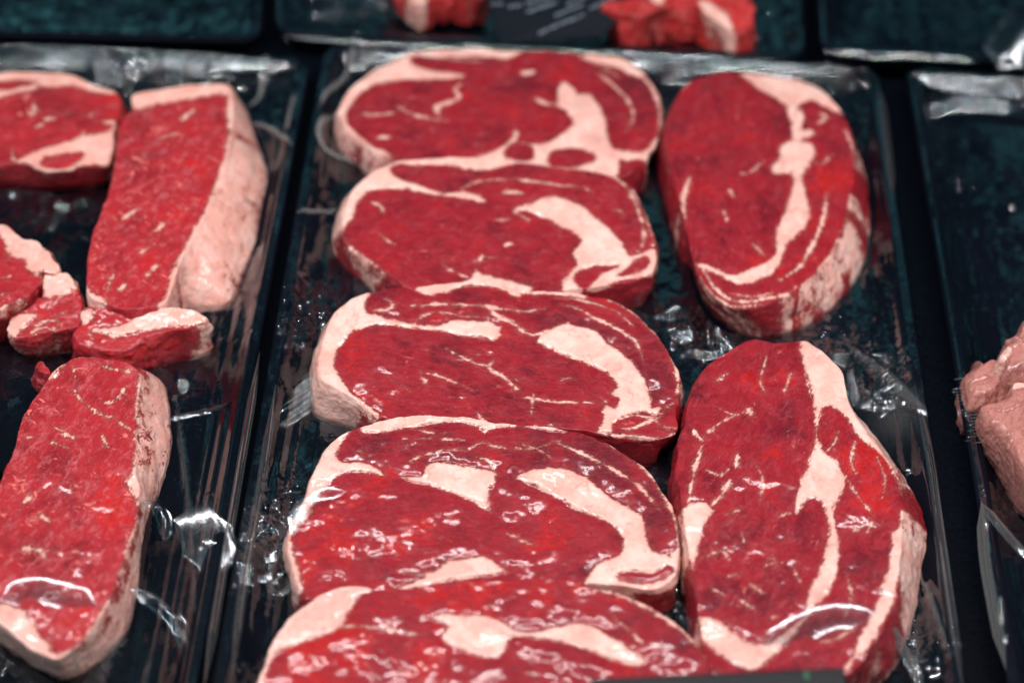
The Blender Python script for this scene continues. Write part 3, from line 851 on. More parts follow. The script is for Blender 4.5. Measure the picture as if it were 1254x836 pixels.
z6 = R(800, 80, 2.457)
slab('rib_eye_steak', 'rib eye steak lying lengthwise at the back right, wrinkled fatty side showing', 'steak',
     z6([(30, 240), (28, 200), (45, 140), (75, 85), (120, 45), (190, 25), (260, 20), (330, 26), (420, 43), (500, 68), (545, 108), (575, 150), (600, 210), (610, 280), (612, 340), (600, 400), (588, 450), (565, 510), (535, 575), (490, 630), (430, 685),
         (330, 730), (240, 732), (175, 700), (135, 645), (110, 560), (90, 480), (65, 400), (45, 300)]),
     'mid', z=.023, sy=.0, base=[z6([(610, 260), (640, 350), (655, 420), (652, 560), (620, 645), (570, 712), (500, 772), (430, 808), (340, 826), (270, 812), (200, 768), (150, 705), (125, 640), (108, 560)])],
     fats=[('fat_cap', z6([(235, 5), (330, 8), (430, 25), (535, 60), (590, 150), (545, 138), (490, 110), (445, 120), (430, 150), (440, 188), (472, 190), (485, 205), (445, 226), (425, 216), (415, 170), (395, 125), (365, 95), (320, 75), (290, 45)])),
           ('fat_seam', z6([(385, 236), (430, 222), (480, 240), (492, 270), (462, 310), (450, 350), (465, 400), (470, 460), (440, 510), (400, 540), (385, 600), (330, 640), (270, 660), (210, 640), (190, 620), (250, 632), (310, 605), (365, 570), (372, 490), (400, 430), (415, 370),
                            (415, 322), (360, 330), (355, 305), (378, 275)])),
           ('fat_edge', z6([(592, 395), (588, 432), (572, 480), (548, 535), (512, 592), (474, 638), (440, 672), (500, 780), (600, 740), (700, 560), (680, 380), (625, 385)]))],
     veins=[(z6([(128, 602), (180, 617), (235, 642)]), 8), (z6([(150, 620), (190, 680), (250, 712), (330, 706), (400, 690), (430, 668)]), 6), (z6([(140, 640), (180, 698), (240, 725), (330, 720)]), 4.5), (z6([(230, 688), (300, 698), (360, 688)]), 3),
            (z6([(520, 390), (515, 440), (500, 500), (470, 560), (440, 610), (380, 650)]), 5), (z6([(440, 140), (432, 200), (432, 250)]), 13), (z6([(575, 200), (598, 250), (608, 310)]), 4), (z6([(112, 338), (95, 380), (90, 420), (95, 462)]), 6),
            (z6([(320, 300), (290, 325), (265, 330)]), 3.4), (z6([(230, 378), (240, 396)]), 3.2), (z6([(210, 440), (225, 470)]), 3.2), (z6([(480, 280), (500, 300), (540, 270)]), 2.6), (z6([(490, 180), (520, 160), (500, 150)]), 5), (z6([(300, 540), (340, 580)]), 2.4)],
     tones=[(890, 160, 40, .1), (880, 230, 60, .15), (1020, 220, 40, .6), (1010, 290, 40, .55), (960, 340, 40, .3), (870, 280, 60, -.05)], wraps=[(1020, 325, 22, .5)],
     flecks=.3, mat=RIB, group=G, seed=6, grain=80, side_zones=[(960, 398, 20, -1.5), (900, 395, 25, -.6), (1052, 290, 34, 2.5), (1035, 345, 28, 2.5), (1000, 378, 18, 1.5)])

z7 = R(815, 405, 1.939)
slab('rib_eye_steak', 'longest rib eye steak, lying lengthwise at the front right of the middle tray', 'steak',
     z7([(205, 20), (260, 25), (322, 19), (348, 26), (388, 60), (420, 100), (440, 175), (478, 235), (515, 285), (545, 330), (562, 380), (570, 440), (565, 510), (558, 590), (545, 660), (500, 745), (450, 810), (380, 860), (280, 890), (180, 880), (110, 820),
         (82, 730), (66, 600), (50, 520), (35, 430), (22, 350), (25, 280), (40, 220), (55, 150), (90, 90), (140, 50)]),
     'mid', z=.024, sy=.0, base=[z7([(440, 170), (485, 240), (530, 300), (585, 385), (630, 465), (636, 520), (615, 575), (602, 650), (572, 760), (520, 840), (430, 890)])],
     fats=[('fat_seam', z7([(318, 8), (345, 8), (400, 50), (455, 170), (530, 280), (600, 370), (572, 400), (545, 348), (510, 292), (460, 252), (430, 206), (390, 176), (370, 190), (362, 240), (375, 290), (405, 310), (430, 350), (415, 390), (400, 420), (410, 480),
                            (415, 530), (405, 590), (370, 640), (330, 682), (340, 620), (370, 560), (385, 500), (385, 440), (365, 405), (340, 400), (310, 432), (305, 415), (320, 360), (340, 310), (355, 240), (350, 160), (330, 90)])),
           ('fat_seam', z7([(80, 678), (130, 690), (190, 738), (240, 740), (300, 702), (332, 680), (320, 704), (260, 764), (200, 805), (120, 765), (85, 725)])),
           ('fat_seam', z7([(40, 425), (70, 408), (98, 412), (112, 428), (96, 455), (82, 505), (66, 560), (38, 500)])),
           ('fat_cap', z7([(575, 385), (600, 390), (660, 470), (650, 540), (610, 520), (590, 470)]))],
     veins=[(z7([(562, 430), (552, 520), (530, 620), (490, 710), (430, 800)]), 17), (z7([(90, 250), (75, 310), (60, 370), (55, 420)]), 5.5), (z7([(90, 250), (130, 220), (190, 190)]), 3), (z7([(65, 238), (88, 264)]), 4.5), (z7([(195, 182), (206, 204)]), 8),
            (z7([(100, 425), (130, 395), (152, 358)]), 5), (z7([(140, 440), (180, 425)]), 2.4), (z7([(172, 295), (165, 332)]), 6), (z7([(180, 478), (186, 502)]), 4.5), (z7([(240, 553), (262, 548), (284, 552)]), 3.4), (z7([(254, 530), (262, 560)]), 2.6), (z7([(250, 680), (270, 678)]), 6), (z7([(430, 350), (460, 400), (490, 440), (480, 480)]), 3),
            (z7([(445, 478), (470, 462), (500, 466)]), 3.4), (z7([(450, 260), (440, 310), (450, 340)]), 3.4), (z7([(370, 740), (410, 730), (450, 700)]), 3.4), (z7([(410, 240), (400, 270), (380, 290)]), 3), (z7([(240, 60), (225, 120), (240, 150)]), 2), (z7([(300, 100), (280, 150)]), 2),
            (z7([(330, 100), (346, 160)]), 2), (z7([(115, 122), (150, 100)]), 2.4), (z7([(215, 320), (230, 360), (225, 402)]), 2), (z7([(98, 330), (130, 346), (152, 330)]), 2.4), (z7([(270, 442), (302, 430)]), 2.4),
            (z7([(80, 540), (130, 520), (152, 540)]), 3.4), (z7([(150, 582), (190, 570)]), 2.6), (z7([(200, 600), (232, 622)]), 2.6), (z7([(300, 560), (322, 602)]), 2.2), (z7([(176, 640), (212, 662)]), 2.6),
            (z7([(110, 610), (140, 630)]), 3), (z7([(430, 580), (440, 640), (420, 690)]), 2.6), (z7([(500, 300), (520, 350), (515, 400)]), 2.2), (z7([(120, 180), (160, 200), (190, 195)]), 2)],
     tones=[(1060, 560, 40, .75), (1080, 620, 35, .75), (1030, 520, 30, .3), (920, 470, 60, .2), (930, 560, 60, .15), (920, 680, 70, -.15), (980, 660, 40, -.2), (1040, 690, 30, -.2), (880, 640, 40, .1)],
     wraps=[(1070, 625, 34, .6), (960, 790, 70, .5), (950, 550, 30, .25)], fleckzones=[(930, 690, 70, .2)], flecks=.3, mat=RIB, group=G, seed=7, grain=60)

z8 = R(80, 90, 2.389)
GS = 'strip steaks on the left tray'
st = slab('strip_steak', 'strip steak with a broad slope of pink fat down its right side', 'steak',
          z8([(195, 95), (200, 60), (300, 42), (400, 33), (468, 29), (488, 60), (492, 150), (485, 220), (452, 320), (422, 400), (372, 500), (335, 570), (312, 640), (285, 682), (200, 700), (120, 682), (66, 650), (62, 560), (75, 480), (100, 410), (130, 320), (143, 240), (152, 170), (172, 130)]),
          'left', z=.026, sy=.0, base=[z8([(480, 22), (505, 50), (535, 110), (562, 190), (602, 310), (588, 400), (572, 490), (542, 565), (502, 662), (470, 692), (400, 700), (300, 705)])],
          fats=[('fat_cap', z8([(180, 100), (190, 40), (480, 10), (505, 60), (492, 160), (474, 180), (474, 62), (400, 73), (300, 86), (200, 99)])),
                ('fat_cap', z8([(472, 60), (476, 180), (442, 300), (402, 410), (332, 530), (292, 640), (285, 720), (600, 740), (660, 300), (540, 20)])),
                ('fat_cap', z8([(50, 600), (80, 640), (120, 664), (108, 700), (45, 670)]))],
          leans=[z8([(340, 572), (395, 604), (390, 616), (328, 612)])],
          veins=[(z8([(260, 200), (300, 185), (330, 180)]), 5), (z8([(340, 140), (380, 105)]), 4), (z8([(165, 430), (210, 400)]), 6), (z8([(255, 470), (295, 440)]), 6), (z8([(120, 640), (140, 590)]), 4), (z8([(155, 640), (175, 615)]), 4), (z8([(220, 530), (260, 500)]), 4),
                 (z8([(270, 560), (240, 590)]), 4)],
          tones=[(210, 250, 40, .5), (240, 160, 40, .3), (170, 330, 50, .1)], fleckzones=[(190, 250, 80, .3)], flecks=.6, mat=STRIP, group=GS, seed=8, grain=65, wraps=[])
slab('tail', '', '', z8([(60, 682), (120, 690), (200, 700), (280, 678), (345, 682), (405, 706), (380, 740), (310, 748), (250, 775), (150, 806), (75, 808), (32, 790), (34, 735)]),
     'left', z=.0235, sy=.24, base=[z8([(410, 708), (385, 750), (310, 765), (250, 790), (150, 822), (70, 825), (25, 808), (28, 740)])],
     fats=[(None, z8([(75, 745), (150, 738), (200, 708), (300, 670), (420, 690), (385, 735), (300, 735), (200, 762), (110, 764)])), (None, z8([(40, 690), (80, 690), (70, 720), (40, 730)]))],
     veins=[(z8([(65, 750), (80, 780)]), 5)], tones=[(110, 400, 30, .3), (180, 405, 30, .3)], mat=STRIP, seed=9, n_ang=360, flecks=.4, parent=st, grain=10, rough=2.8, edge_noise=.0022)

z9 = R(0, 420, 2.009)
st2 = slab('strip_steak', 'marbled strip steak in the lower left corner, pale fat along its right edge', 'steak',
           z9([(160, 46), (195, 32), (270, 38), (325, 52), (348, 82), (340, 150), (336, 240), (340, 320), (348, 370), (335, 440), (318, 500), (300, 560), (268, 640), (212, 728), (165, 768), (130, 785), (80, 758), (0, 700), (-60, 640), (-75, 540), (-45, 420), (0, 330), (30, 260),
               (50, 200), (80, 140), (120, 82)]),
           'left', z=.024, sy=.0, base=[z9([(330, 46), (378, 60), (410, 100), (428, 230), (402, 350), (372, 420), (352, 500), (342, 600), (320, 702), (262, 772), (172, 832), (100, 806), (0, 745), (-60, 690)])],
           fats=[('fat_cap', z9([(345, 72), (335, 150), (330, 240), (330, 300), (312, 340), (338, 400), (318, 480), (295, 560), (260, 640), (200, 730), (150, 764), (125, 790), (200, 850), (360, 720), (470, 300), (440, 50)])),
                 ('fat_cap', z9([(-60, 625), (0, 640), (50, 650), (90, 700), (140, 765), (150, 800), (60, 775), (0, 720), (-60, 670)])),
                 (None, z9([(130, 35), (160, 55), (130, 92), (112, 82)]))],
           veins=[(z9([(305, 115), (285, 145), (258, 150)]), 6), (z9([(185, 120), (200, 140), (250, 180), (285, 185)]), 3.6), (z9([(255, 230), (265, 260)]), 4.5), (z9([(290, 200), (322, 215)]), 3.6), (z9([(62, 235), (88, 235)]), 5), (z9([(140, 210), (180, 235)]), 4),
                  (z9([(130, 250), (170, 265)]), 4), (z9([(58, 397), (76, 378)]), 5), (z9([(100, 425), (122, 442)]), 5), (z9([(60, 508), (100, 515), (112, 532)]), 7), (z9([(180, 60), (190, 100)]), 4), (z9([(250, 60), (330, 75)]), 3)],
           tones=[(140, 620, 25, .9), (90, 765, 25, .7), (120, 480, 50, .1), (60, 640, 60, -.15)], wraps=[(135, 615, 40, .8), (60, 720, 70, .6), (130, 720, 40, .5)], fleckzones=[(60, 600, 80, .25)], flecks=.65, mat=STRIP, group=GS, seed=10, grain=70, side_fat=1.5)
slab('loose_trim', '', '', z9([(84, 62), (104, 54), (128, 68), (132, 84), (112, 92), (92, 84)]), 'left', z=.020, mat=STRIP, seed=12, n_ang=160, flecks=.8, parent=st2, zbase=.010, rough=3, edge_noise=.003)

z10 = R(0, 70, 4.917)
slab('strip_steak', 'strip steak lying crosswise at the back left with a dark shaded front', 'steak',
     z10([(-250, 350), (-230, 200), (-150, 130), (0, 90), (150, 86), (400, 95), (480, 120), (600, 170), (700, 205), (742, 270), (722, 370), (695, 450), (690, 540), (668, 632), (600, 658), (500, 650), (440, 678), (330, 698), (220, 680), (170, 645), (70, 650), (-100, 680), (-230, 600)]),
     'left', z=.022, sy=.0, base=[z10([(700, 540), (685, 660), (640, 760), (400, 795), (200, 795), (0, 785), (-100, 780)])],
     fats=[('fat_cap', z10([(-150, 100), (0, 60), (150, 60), (400, 70), (490, 100), (610, 150), (720, 200), (690, 217), (560, 192), (480, 182), (340, 174), (260, 166), (200, 192), (100, 212), (0, 240), (-150, 280)])),
           (None, z10([(100, 625), (160, 590), (250, 550), (350, 520), (450, 490), (510, 452), (520, 472), (600, 460), (700, 445), (720, 540), (680, 660), (560, 650), (470, 660), (440, 690), (330, 710), (220, 690), (180, 650)]))],
     leans=[z10([(-80, 160), (0, 140), (120, 135), (220, 150), (130, 180), (0, 205)]), z10([(250, 650), (270, 600), (400, 572), (500, 582), (450, 640), (350, 670)])],
     veins=[(z10([(65, 555), (85, 625)]), 6), (z10([(630, 400), (690, 410), (680, 440)]), 6), (z10([(200, 280), (208, 340), (160, 346)]), 4.5), (z10([(285, 380), (335, 380)]), 6), (z10([(370, 350), (430, 325)]), 4), (z10([(540, 350), (545, 365)]), 4), (z10([(220, 430), (260, 410)]), 4)],
     tones=[(60, 140, 50, -.25), (140, 130, 20, .5)], flecks=.3, mat=STRIP, group=GS, seed=13, n_ang=520, grain=10, side_zones=[(95, 218, 60, -3), (20, 218, 60, -3), (135, 210, 30, -2)])

z11 = R(0, 260, 4.644)
lump = slab('beef_piece', 'ragged beef piece at the left edge with pale fat cap and a loose flap', 'meat',
     z11([(-260, 300), (-200, 70), (0, 62), (60, 88), (130, 142), (210, 152), (270, 210), (320, 262), (345, 312), (320, 345), (248, 340), (240, 385), (215, 440), (160, 490), (60, 540), (0, 580), (-150, 600)]),
     'left', z=.026, sy=.0, base=[z11([(330, 270), (360, 320), (350, 360), (260, 390), (235, 440), (170, 520), (60, 575), (0, 600)])],
     fats=[('fat_cap', z11([(-200, 40), (0, 30), (70, 70), (140, 120), (230, 130), (380, 310), (330, 370), (245, 330), (220, 368), (150, 312), (140, 262), (60, 242), (0, 120), (-100, 130)]))],
     veins=[(z11([(0, 480), (50, 460)]), 3), (z11([(0, 360), (60, 350)]), 2.4), (z11([(0, 575), (60, 535), (160, 488)]), 3)], tones=[(20, 340, 30, .3)], flecks=.3, mat=STRIP, seed=14, n_ang=420, grain=-20, rough=2.2, edge_noise=.0016)
slab('flap', '', '', z11([(250, 345), (330, 340), (400, 352), (440, 412), (470, 470), (485, 540), (450, 660), (300, 700), (180, 728), (95, 715), (45, 690), (20, 660), (40, 615), (90, 575), (160, 530), (235, 465)]),
     'left', z=.0215, sy=.16, base=[z11([(480, 480), (492, 550), (455, 692), (300, 735), (180, 772), (90, 755), (35, 715), (15, 670)])],
     fats=[(None, z11([(240, 335), (400, 335), (445, 430), (360, 470), (280, 530), (250, 542), (330, 480), (245, 470)])), (None, z11([(20, 640), (100, 570), (200, 578), (150, 640), (90, 710), (20, 700)]))],
     veins=[(z11([(210, 640), (280, 620), (340, 630)]), 4), (z11([(180, 690), (260, 665), (330, 675)]), 4), (z11([(300, 590), (400, 560)]), 3)], mat=STRIP, seed=15, n_ang=420, flecks=.8, parent=lump, grain=-15, rough=2.8, edge_noise=.0022)

z12 = R(1154, 350, 3.096)
GP = 'pale meat pieces at the right edge'
slab('meat_piece', 'brownish pink rounded meat piece on the right tray, resting against the gap side', 'meat',
     z12([(95, 340), (108, 302), (150, 268), (205, 255), (245, 290), (262, 340), (245, 375), (210, 392), (160, 412), (122, 415), (100, 385)]), 'right', z=.026, base=[z12([(85, 330), (90, 400), (120, 428), (180, 425)])],
     fats=[(None, z12([(205, 272), (228, 222), (262, 225), (268, 242), (235, 305)]))], veins=[(z12([(110, 360), (150, 345), (190, 342)]), 3)], mat=PALE, group=GP, seed=21, n_ang=360, flecks=.6, rough=1.7, shoulder=.006, wraps=[(1195, 470, 30, .5)], edge_noise=.0012, grain=40)
slab('meat_piece', 'topmost brownish pink meat piece at the right edge of the photo, ragged rear edge', 'meat',
     z12([(212, 265), (225, 225), (255, 200), (258, 175), (290, 150), (315, 110), (360, 90), (430, 100), (470, 200), (440, 300), (330, 330), (260, 322), (232, 300)]), 'right', z=.036, base=None,
     fats=[(None, z12([(200, 272), (228, 215), (265, 222), (268, 242), (235, 305)]))], veins=[(z12([(290, 190), (330, 220), (360, 260)]), 3)], mat=PALE, group=GP, seed=22, n_ang=360, flecks=.6, rough=2.2, shoulder=.006, wraps=[(1240, 420, 40, .4)], edge_noise=.003, grain=50)
slab('meat_piece', 'large pink meat piece lowest at the right edge, its film beaded with bright glints', 'meat',
     z12([(128, 440), (180, 412), (250, 400), (262, 350), (300, 322), (400, 322), (520, 400), (540, 600), (480, 800), (400, 812), (320, 740), (262, 640), (225, 580), (190, 545), (150, 505)]), 'right', z=.030, sy=.0,
     base=[z12([(118, 440), (150, 540), (210, 620), (240, 690), (310, 790), (400, 850)])],
     fats=[(None, z12([(245, 375), (268, 332), (312, 318), (420, 322), (420, 372), (300, 380), (262, 402)]))], veins=[(z12([(180, 470), (240, 480), (310, 440)]), 3)], wraps=[(1235, 560, 50, .9), (1220, 500, 30, .5)],
     mat=PALE, group=GP, seed=23, n_ang=520, flecks=.5, rough=1.5, shoulder=.007, edge_noise=.0012, grain=70)

z13 = R(330, 0, 3.8); z14 = R(660, 0, 3.583)
GB = 'pieces of red meat on the rear tray'
up = lambda pts, d: [(x, y - d) for x, y in pts]
slab('stewing_beef', 'blurred bright red beef lump at the top, left of the dark label', 'meat',
     up(z13([(570, -40), (600, 10), (630, 55), (685, 118), (725, 112), (760, 78), (830, 88), (870, 50), (900, 68), (955, 92), (1000, 75), (985, 0), (960, -80), (740, -140), (620, -110)]), 24), 'back', z=.030, zbase=.010,
     base=[z13([(560, 0), (590, 40), (625, 85), (682, 132), (735, 122), (765, 98), (830, 104), (870, 66), (900, 82), (960, 108), (1005, 85)])], fats=[(None, up(z13([(640, 40), (720, 50), (730, 120), (680, 125)]), 22)), (None, up(z13([(880, 0), (940, 10), (930, 60)]), 20))],
     tones=[(545, 0, 20, .6)], mat=STEW, group=GB, seed=31, n_ang=420, flecks=.9, rough=3.2, edge_noise=.004)
slab('stewing_beef', 'blurred bright red beef heap at the top, right of the dark label', 'meat',
     up(z14([(280, 115), (320, 140), (370, 165), (450, 178), (490, 130), (560, 128), (640, 138), (700, 125), (780, 165), (830, 205), (890, 208), (940, 185), (945, 140), (925, 60), (905, -10), (780, -60), (560, -60), (420, 0)]), 24), 'back', z=.032, zbase=.010,
     base=[z14([(270, 110), (300, 150), (360, 178), (475, 190), (510, 145), (640, 150), (700, 145), (780, 182), (830, 220), (895, 224), (952, 200)])],
     fats=[(None, up(z14([(690, 90), (780, 110), (860, 190), (830, 205), (740, 150)]), 22)), (None, up(z14([(480, 60), (560, 50), (540, 110), (500, 110)]), 22))], tones=[(860, 10, 20, .6), (740, 40, 20, .5)],
     mat=STEW, group=GB, seed=32, n_ang=520, flecks=.9, rough=3.2, edge_noise=.004)

# ------------------------------------------------------------------ trays and film
mid = tray('mid', 'black foam tray in the middle under clear film, holding the seven rib eye steaks', [(398, 52), (1074, 80), (1204, 960), (236, 960)], rim=.013,
           crinkles=[(385, 385, 40, 1.1), (365, 420, 25, .8), (360, 600, 40, .5), (320, 700, 50, .4), (850, 410, 50, 1.2), (1030, 450, 60, 1.2), (1080, 480, 40, 1.0), (1020, 100, 60, 1.3), (840, 85, 40, 1.2), (440, 75, 40, 1.0), (330, 660, 40, .8), (1100, 780, 60, .35), (840, 740, 30, .3), (950, 440, 40, .5)],
           milks=[(1095, 520, 30, .05), (1120, 720, 25, .03)], base_cr=.22,
           creases=[([(438, 58), (425, 95), (402, 125), (392, 145)], 1.6, 1.2, .28), ([(412, 143), (396, 160), (391, 178), (400, 191), (425, 195), (470, 195)], 2.2, 1.4, .3), ([(365, 275), (390, 266), (415, 256)], 1.6, 1.0, .22),
                    ([(1035, 420), (1085, 465), (1115, 505), (1132, 520)], 4.0, 1.5, .06), ([(1140, 560), (1150, 640), (1165, 740), (1180, 836)], 1.2, 1.2, .12), ([(1118, 660), (1138, 740), (1160, 820)], 1.4, 1.2, .1)])
left = tray('left', 'black foam tray on the left under clear film, holding the strip steaks', [(-300, 52), (382, 72), (220, 960), (-560, 960)], rim=.013, step=.0012,
            crinkles=[(60, 240, 70, 1.3), (150, 80, 120, .8), (220, 480, 50, .4), (230, 85, 60, .6), (60, 330, 50, .3)], base_cr=.16,
            creases=[([(336, 66), (325, 90), (318, 118), (304, 130)], 1.8, 1.2, .25), ([(362, 128), (356, 150), (350, 175)], 1.8, 1.2, .22), ([(305, 148), (328, 158), (345, 175), (358, 192)], 1.8, 1.2, .25),
                     ([(200, 512), (240, 505), (280, 500)], 1.5, 1.0, .05), ([(215, 480), (235, 660), (240, 760)], 1.5, .8, .05)], milks=[(335, 220, 22, .05)])
right = tray('right', 'black foam tray at the right edge under clear film, holding pale meat pieces', [(1108, 82), (1800, 130), (1980, 960), (1254, 960)], rim=.016, step=.0014,
             crinkles=[(1200, 640, 40, .8), (1180, 330, 60, .3), (1180, 110, 60, .5), (1210, 760, 40, .6), (1190, 230, 70, .4)], base_cr=.3)
back = tray('back', 'black foam tray behind the middle one at the top, holding red stewing beef', [(352, -420), (962, -400), (988, 74), (335, 42)], rim=.017, film=True, step=.0016, base_cr=.5,
            crinkles=[(440, 30, 90, .5), (950, 40, 60, .5)])
tray('backleft', 'black foam tray in the upper left corner, its contents lost in the dark', [(-380, -420), (330, -420), (322, 50), (-330, 34)], rim=.015, film=True, step=.002, base_cr=.7)
backright = tray('backright', 'black foam tray in the upper right corner with a bright glare on its film', [(985, -420), (1700, -400), (1780, 92), (1004, 66)], rim=.020, film=True, step=.0016, base_cr=.4,
     creases=[([(1254, 20), (1235, 50), (1215, 78)], 6, 3, 0)])

# stretched folds of film
film_ridge(mid, [(925, 815, 20), (965, 780, 25), (1010, 757, 27), (1050, 755, 26), (1088, 762, 22)], 0, .0028, .6, mat=M_ARC, step=True)
film_ridge(mid, [(1090, 762, 22), (1102, 785, 14), (1118, 815, 8), (1130, 840, 6)], 0, .0011, .9, milk=.12)
film_ridge(left, [(158, 718, 22), (190, 735, 18), (215, 762, 13), (232, 800, 9), (236, 836, 7)], 0, .0017, .7)
film_ridge(left, [(176, 614, 22), (192, 622, 18), (203, 640, 14), (202, 662, 10)], 0, .0014, .7)
film_ridge(left, [(225, 680, 10), (245, 666, 12), (268, 652, 13), (284, 644, 13)], 0, .0068, .6, mat=M_ARC, step=True)
film_ridge(left, [(240, 690, 9), (258, 682, 11), (276, 668, 12)], 0, .0034, .7, mat=M_ARC, step=True)
film_ridge(left, [(0, 735, 25), (40, 722, 26), (80, 730, 26), (120, 745, 24)], 0, .0028, .6, mat=M_ARC, step=True)
film_ridge(mid, [(372, 700, 10), (350, 722, 5), (334, 724, 5), (330, 705, 5), (345, 670, 6)], 0, .0007, .9, milk=.05)
film_ridge(mid, [(356, 655, 24), (370, 622, 26), (392, 606, 26), (425, 602, 26)], 0, .0016, .6, mat=M_ARC, step=True)
film_ridge(right, [(1202, 612, 17), (1206, 680, 17), (1216, 740, 17), (1232, 820, 17)], 0, .0011, .9, milk=.1)
film_ridge(right, [(1202, 615, 17), (1222, 640, 20), (1250, 672, 22), (1280, 700, 22)], 0, .0010, .9, milk=.06)
for rt, ln in ((mid, [(1120, 470, 14.2), (1139, 560, 14.2), (1150, 640, 14.2), (1164, 740, 14.2), (1180, 850, 14.2)]), (left, [(318, 430, 14.2), (303, 520, 14.2), (286, 620, 14.2), (266, 740, 14.2), (248, 850, 14.2)]),
               (mid, [(338, 470, 14.2), (318, 600, 14.2), (300, 700, 14.2), (282, 840, 14.2)]), (mid, [(1078, 110, 14.2), (1086, 170, 14.2), (1094, 240, 14.2)])):
    film_ridge(rt, ln, 0, .0009, .9, milk=.03)
for rt, ln, w_ in ((right, [(1113, 84, 15), (1122, 92, 15.5), (1140, 99, 15.5), (1180, 106, 15.5), (1225, 112, 15.5), (1300, 120, 15.5)], .0020),
                   (right, [(1128, 140, 12), (1150, 132, 13), (1190, 128, 13.5), (1254, 132, 13)], .0030),
                   (left, [(-40, 60, 12.5), (60, 64, 12.5), (150, 68, 12.5), (250, 74, 12.5), (350, 78, 12.5)], .0034),
                   (mid, [(410, 58, 12.5), (600, 66, 12.5), (800, 74, 12.5), (1060, 86, 12.5)], .0016),
                   (back, [(342, 46, 17.3), (480, 53, 17.3), (650, 60, 17.3), (800, 67, 17.3), (975, 76, 17.3)], .0010),
                   (backright, [(1010, 62, 21), (1080, 68, 22), (1150, 70, 22), (1200, 76, 21)], .0016)):
    film_ridge(rt, ln, 0, w_, 1.2)
film_ridge(backright, [(1290, -30, 50), (1262, 20, 39), (1240, 55, 29), (1222, 84, 20)], 0, .0060, .22, mat=M_ARC)
# fans of fine pleats where the film is pulled tight between meat and rim
def pleats(root, pairs, rad):
    V, Fc = [], []
    for a, b in pairs:
        P = np.array([px2w([p[:2]], p[2] * .001)[0] for p in (a, ((a[0] + b[0]) / 2, (a[1] + b[1]) / 2, (a[2] + b[2]) / 2 - .4), b)])
        v, f = tube(catmull(P, 6, False), rad * random.uniform(.5, 1.2), 6, .8)
        Fc += [tuple(i + len(V) for i in q) for q in f]; V += v.tolist()
    n = len(V)
    new_mesh('film_pleats', V, Fc, M_FOLD, True, dict(crinkle=np.full(n, .02), milk=np.full(n, .05)), root, np.array(root.location))
pp = []
for i in range(17):
    t = i / 16
    x0, y0 = 402 - 20 * t + random.uniform(-2, 2), 440 + 62 * t
    ln = random.uniform(.55, 1.0)
    x1, y1 = 348 - 22 * t, 478 + 62 * t
    pp.append(((x0, y0, 16 - 6 * t), (x0 + (x1 - x0) * ln, y0 + (y1 - y0) * ln, 16 - 6 * t + (-6 + 2 * t) * ln)))
pleats(mid, pp, .0004)
pp = []
for i in range(22):
    t = i / 21
    x0, y0 = 1188 + 22 * t + random.uniform(-3, 6), 462 + 78 * t
    ln = random.uniform(.5, 1.0)
    x1, y1 = 1160 + 18 * t, 466 + 78 * t
    pp.append(((x0, y0, 20 - 4 * t), (x0 + (x1 - x0) * ln, y0 + (y1 - y0) * ln, 16)))
pleats(right, pp, .0004)

# ------------------------------------------------------------------ label on the rear tray, card holder in front, shelf
def plate(name, corners, thick, mat, parent=None, loc=None):
    """thin solid from four world corners"""
    c = np.asarray(corners, float); nrm = np.cross(c[1] - c[0], c[3] - c[0]); nrm /= np.linalg.norm(nrm)
    if nrm[2] < 0: nrm = -nrm
    V = np.vstack([c, c - nrm * thick])
    Fc = [(0, 1, 2, 3), (7, 6, 5, 4), (0, 4, 5, 1), (1, 5, 6, 2), (2, 6, 7, 3), (3, 7, 4, 0)]
    return new_mesh(name, V, Fc, mat, False, None, parent, loc)

M_LABEL = plain('label_black', (.006, .009, .014), .5, .06, .6, .05)
M_INK = plain('label_print', (.16, .20, .24), .5, .3, .6, .02)
zl = .045
lq = [px2w([p], zl - .001 * k)[0] for p, k in (((588, -40), 0), ((830, -40), 0), ((735, 46), 22), ((612, 56), 22))]
lab = thing('price_label', 'dark slanted label with small pale print between two lumps of red beef', 'label', tuple(np.mean(lq, 0)))
lloc = np.array(lab.location)
plate('card', lq, .0006, M_LABEL, lab, lloc)
ln_ = []
def on_label(x, y):
    # px to the label plane
    n = np.cross(lq[1] - lq[0], lq[3] - lq[0]); n /= np.linalg.norm(n)
    d = C2W @ np.array([(x - CX) / F, -(y - CY) / F, -1.0])
    return EYE + d * (np.dot(lq[0] - EYE, n) / np.dot(d, n)) + (n if n[2] > 0 else -n) * .0004
V, Fc = [], []
def stroke(x, y, w, h, sk):
    b = len(V)
    for dx, dy in ((0, 0), (w, -w * sk), (w, -w * sk + h), (0, h)):
        V.append(on_label(x + dx, y + dy).tolist())
    Fc.append((b, b + 3, b + 2, b + 1))
for (x, y, n_, sk) in ((602, 4, 4, .0), (622, 8, 6, .2), (645, 14, 14, .35), (680, 18, 12, .4), (722, 10, 11, .5), (660, 40, 11, .45), (690, 27, 9, .4), (644, 4, 22, .3), (695, 4, 14, .4)):
    cx_ = x
    for k in range(n_):
        w = random.uniform(1.2, 2.4)
        stroke(cx_, y - (cx_ - x) * sk, w, random.uniform(2.4, 4.4), sk); cx_ += w + random.choice((.7, .7, .8, 2.0))
new_mesh('print', V, Fc, M_INK, False, None, lab, lloc)
tape = [px2w([p], z_)[0] for p, z_ in (((586, -40), .046), ((590, -40), .046), ((618, 58), .0235), ((596, 58), .0235))]
plate('clear_tab', tape, .0004, M_FILM, lab, lloc)

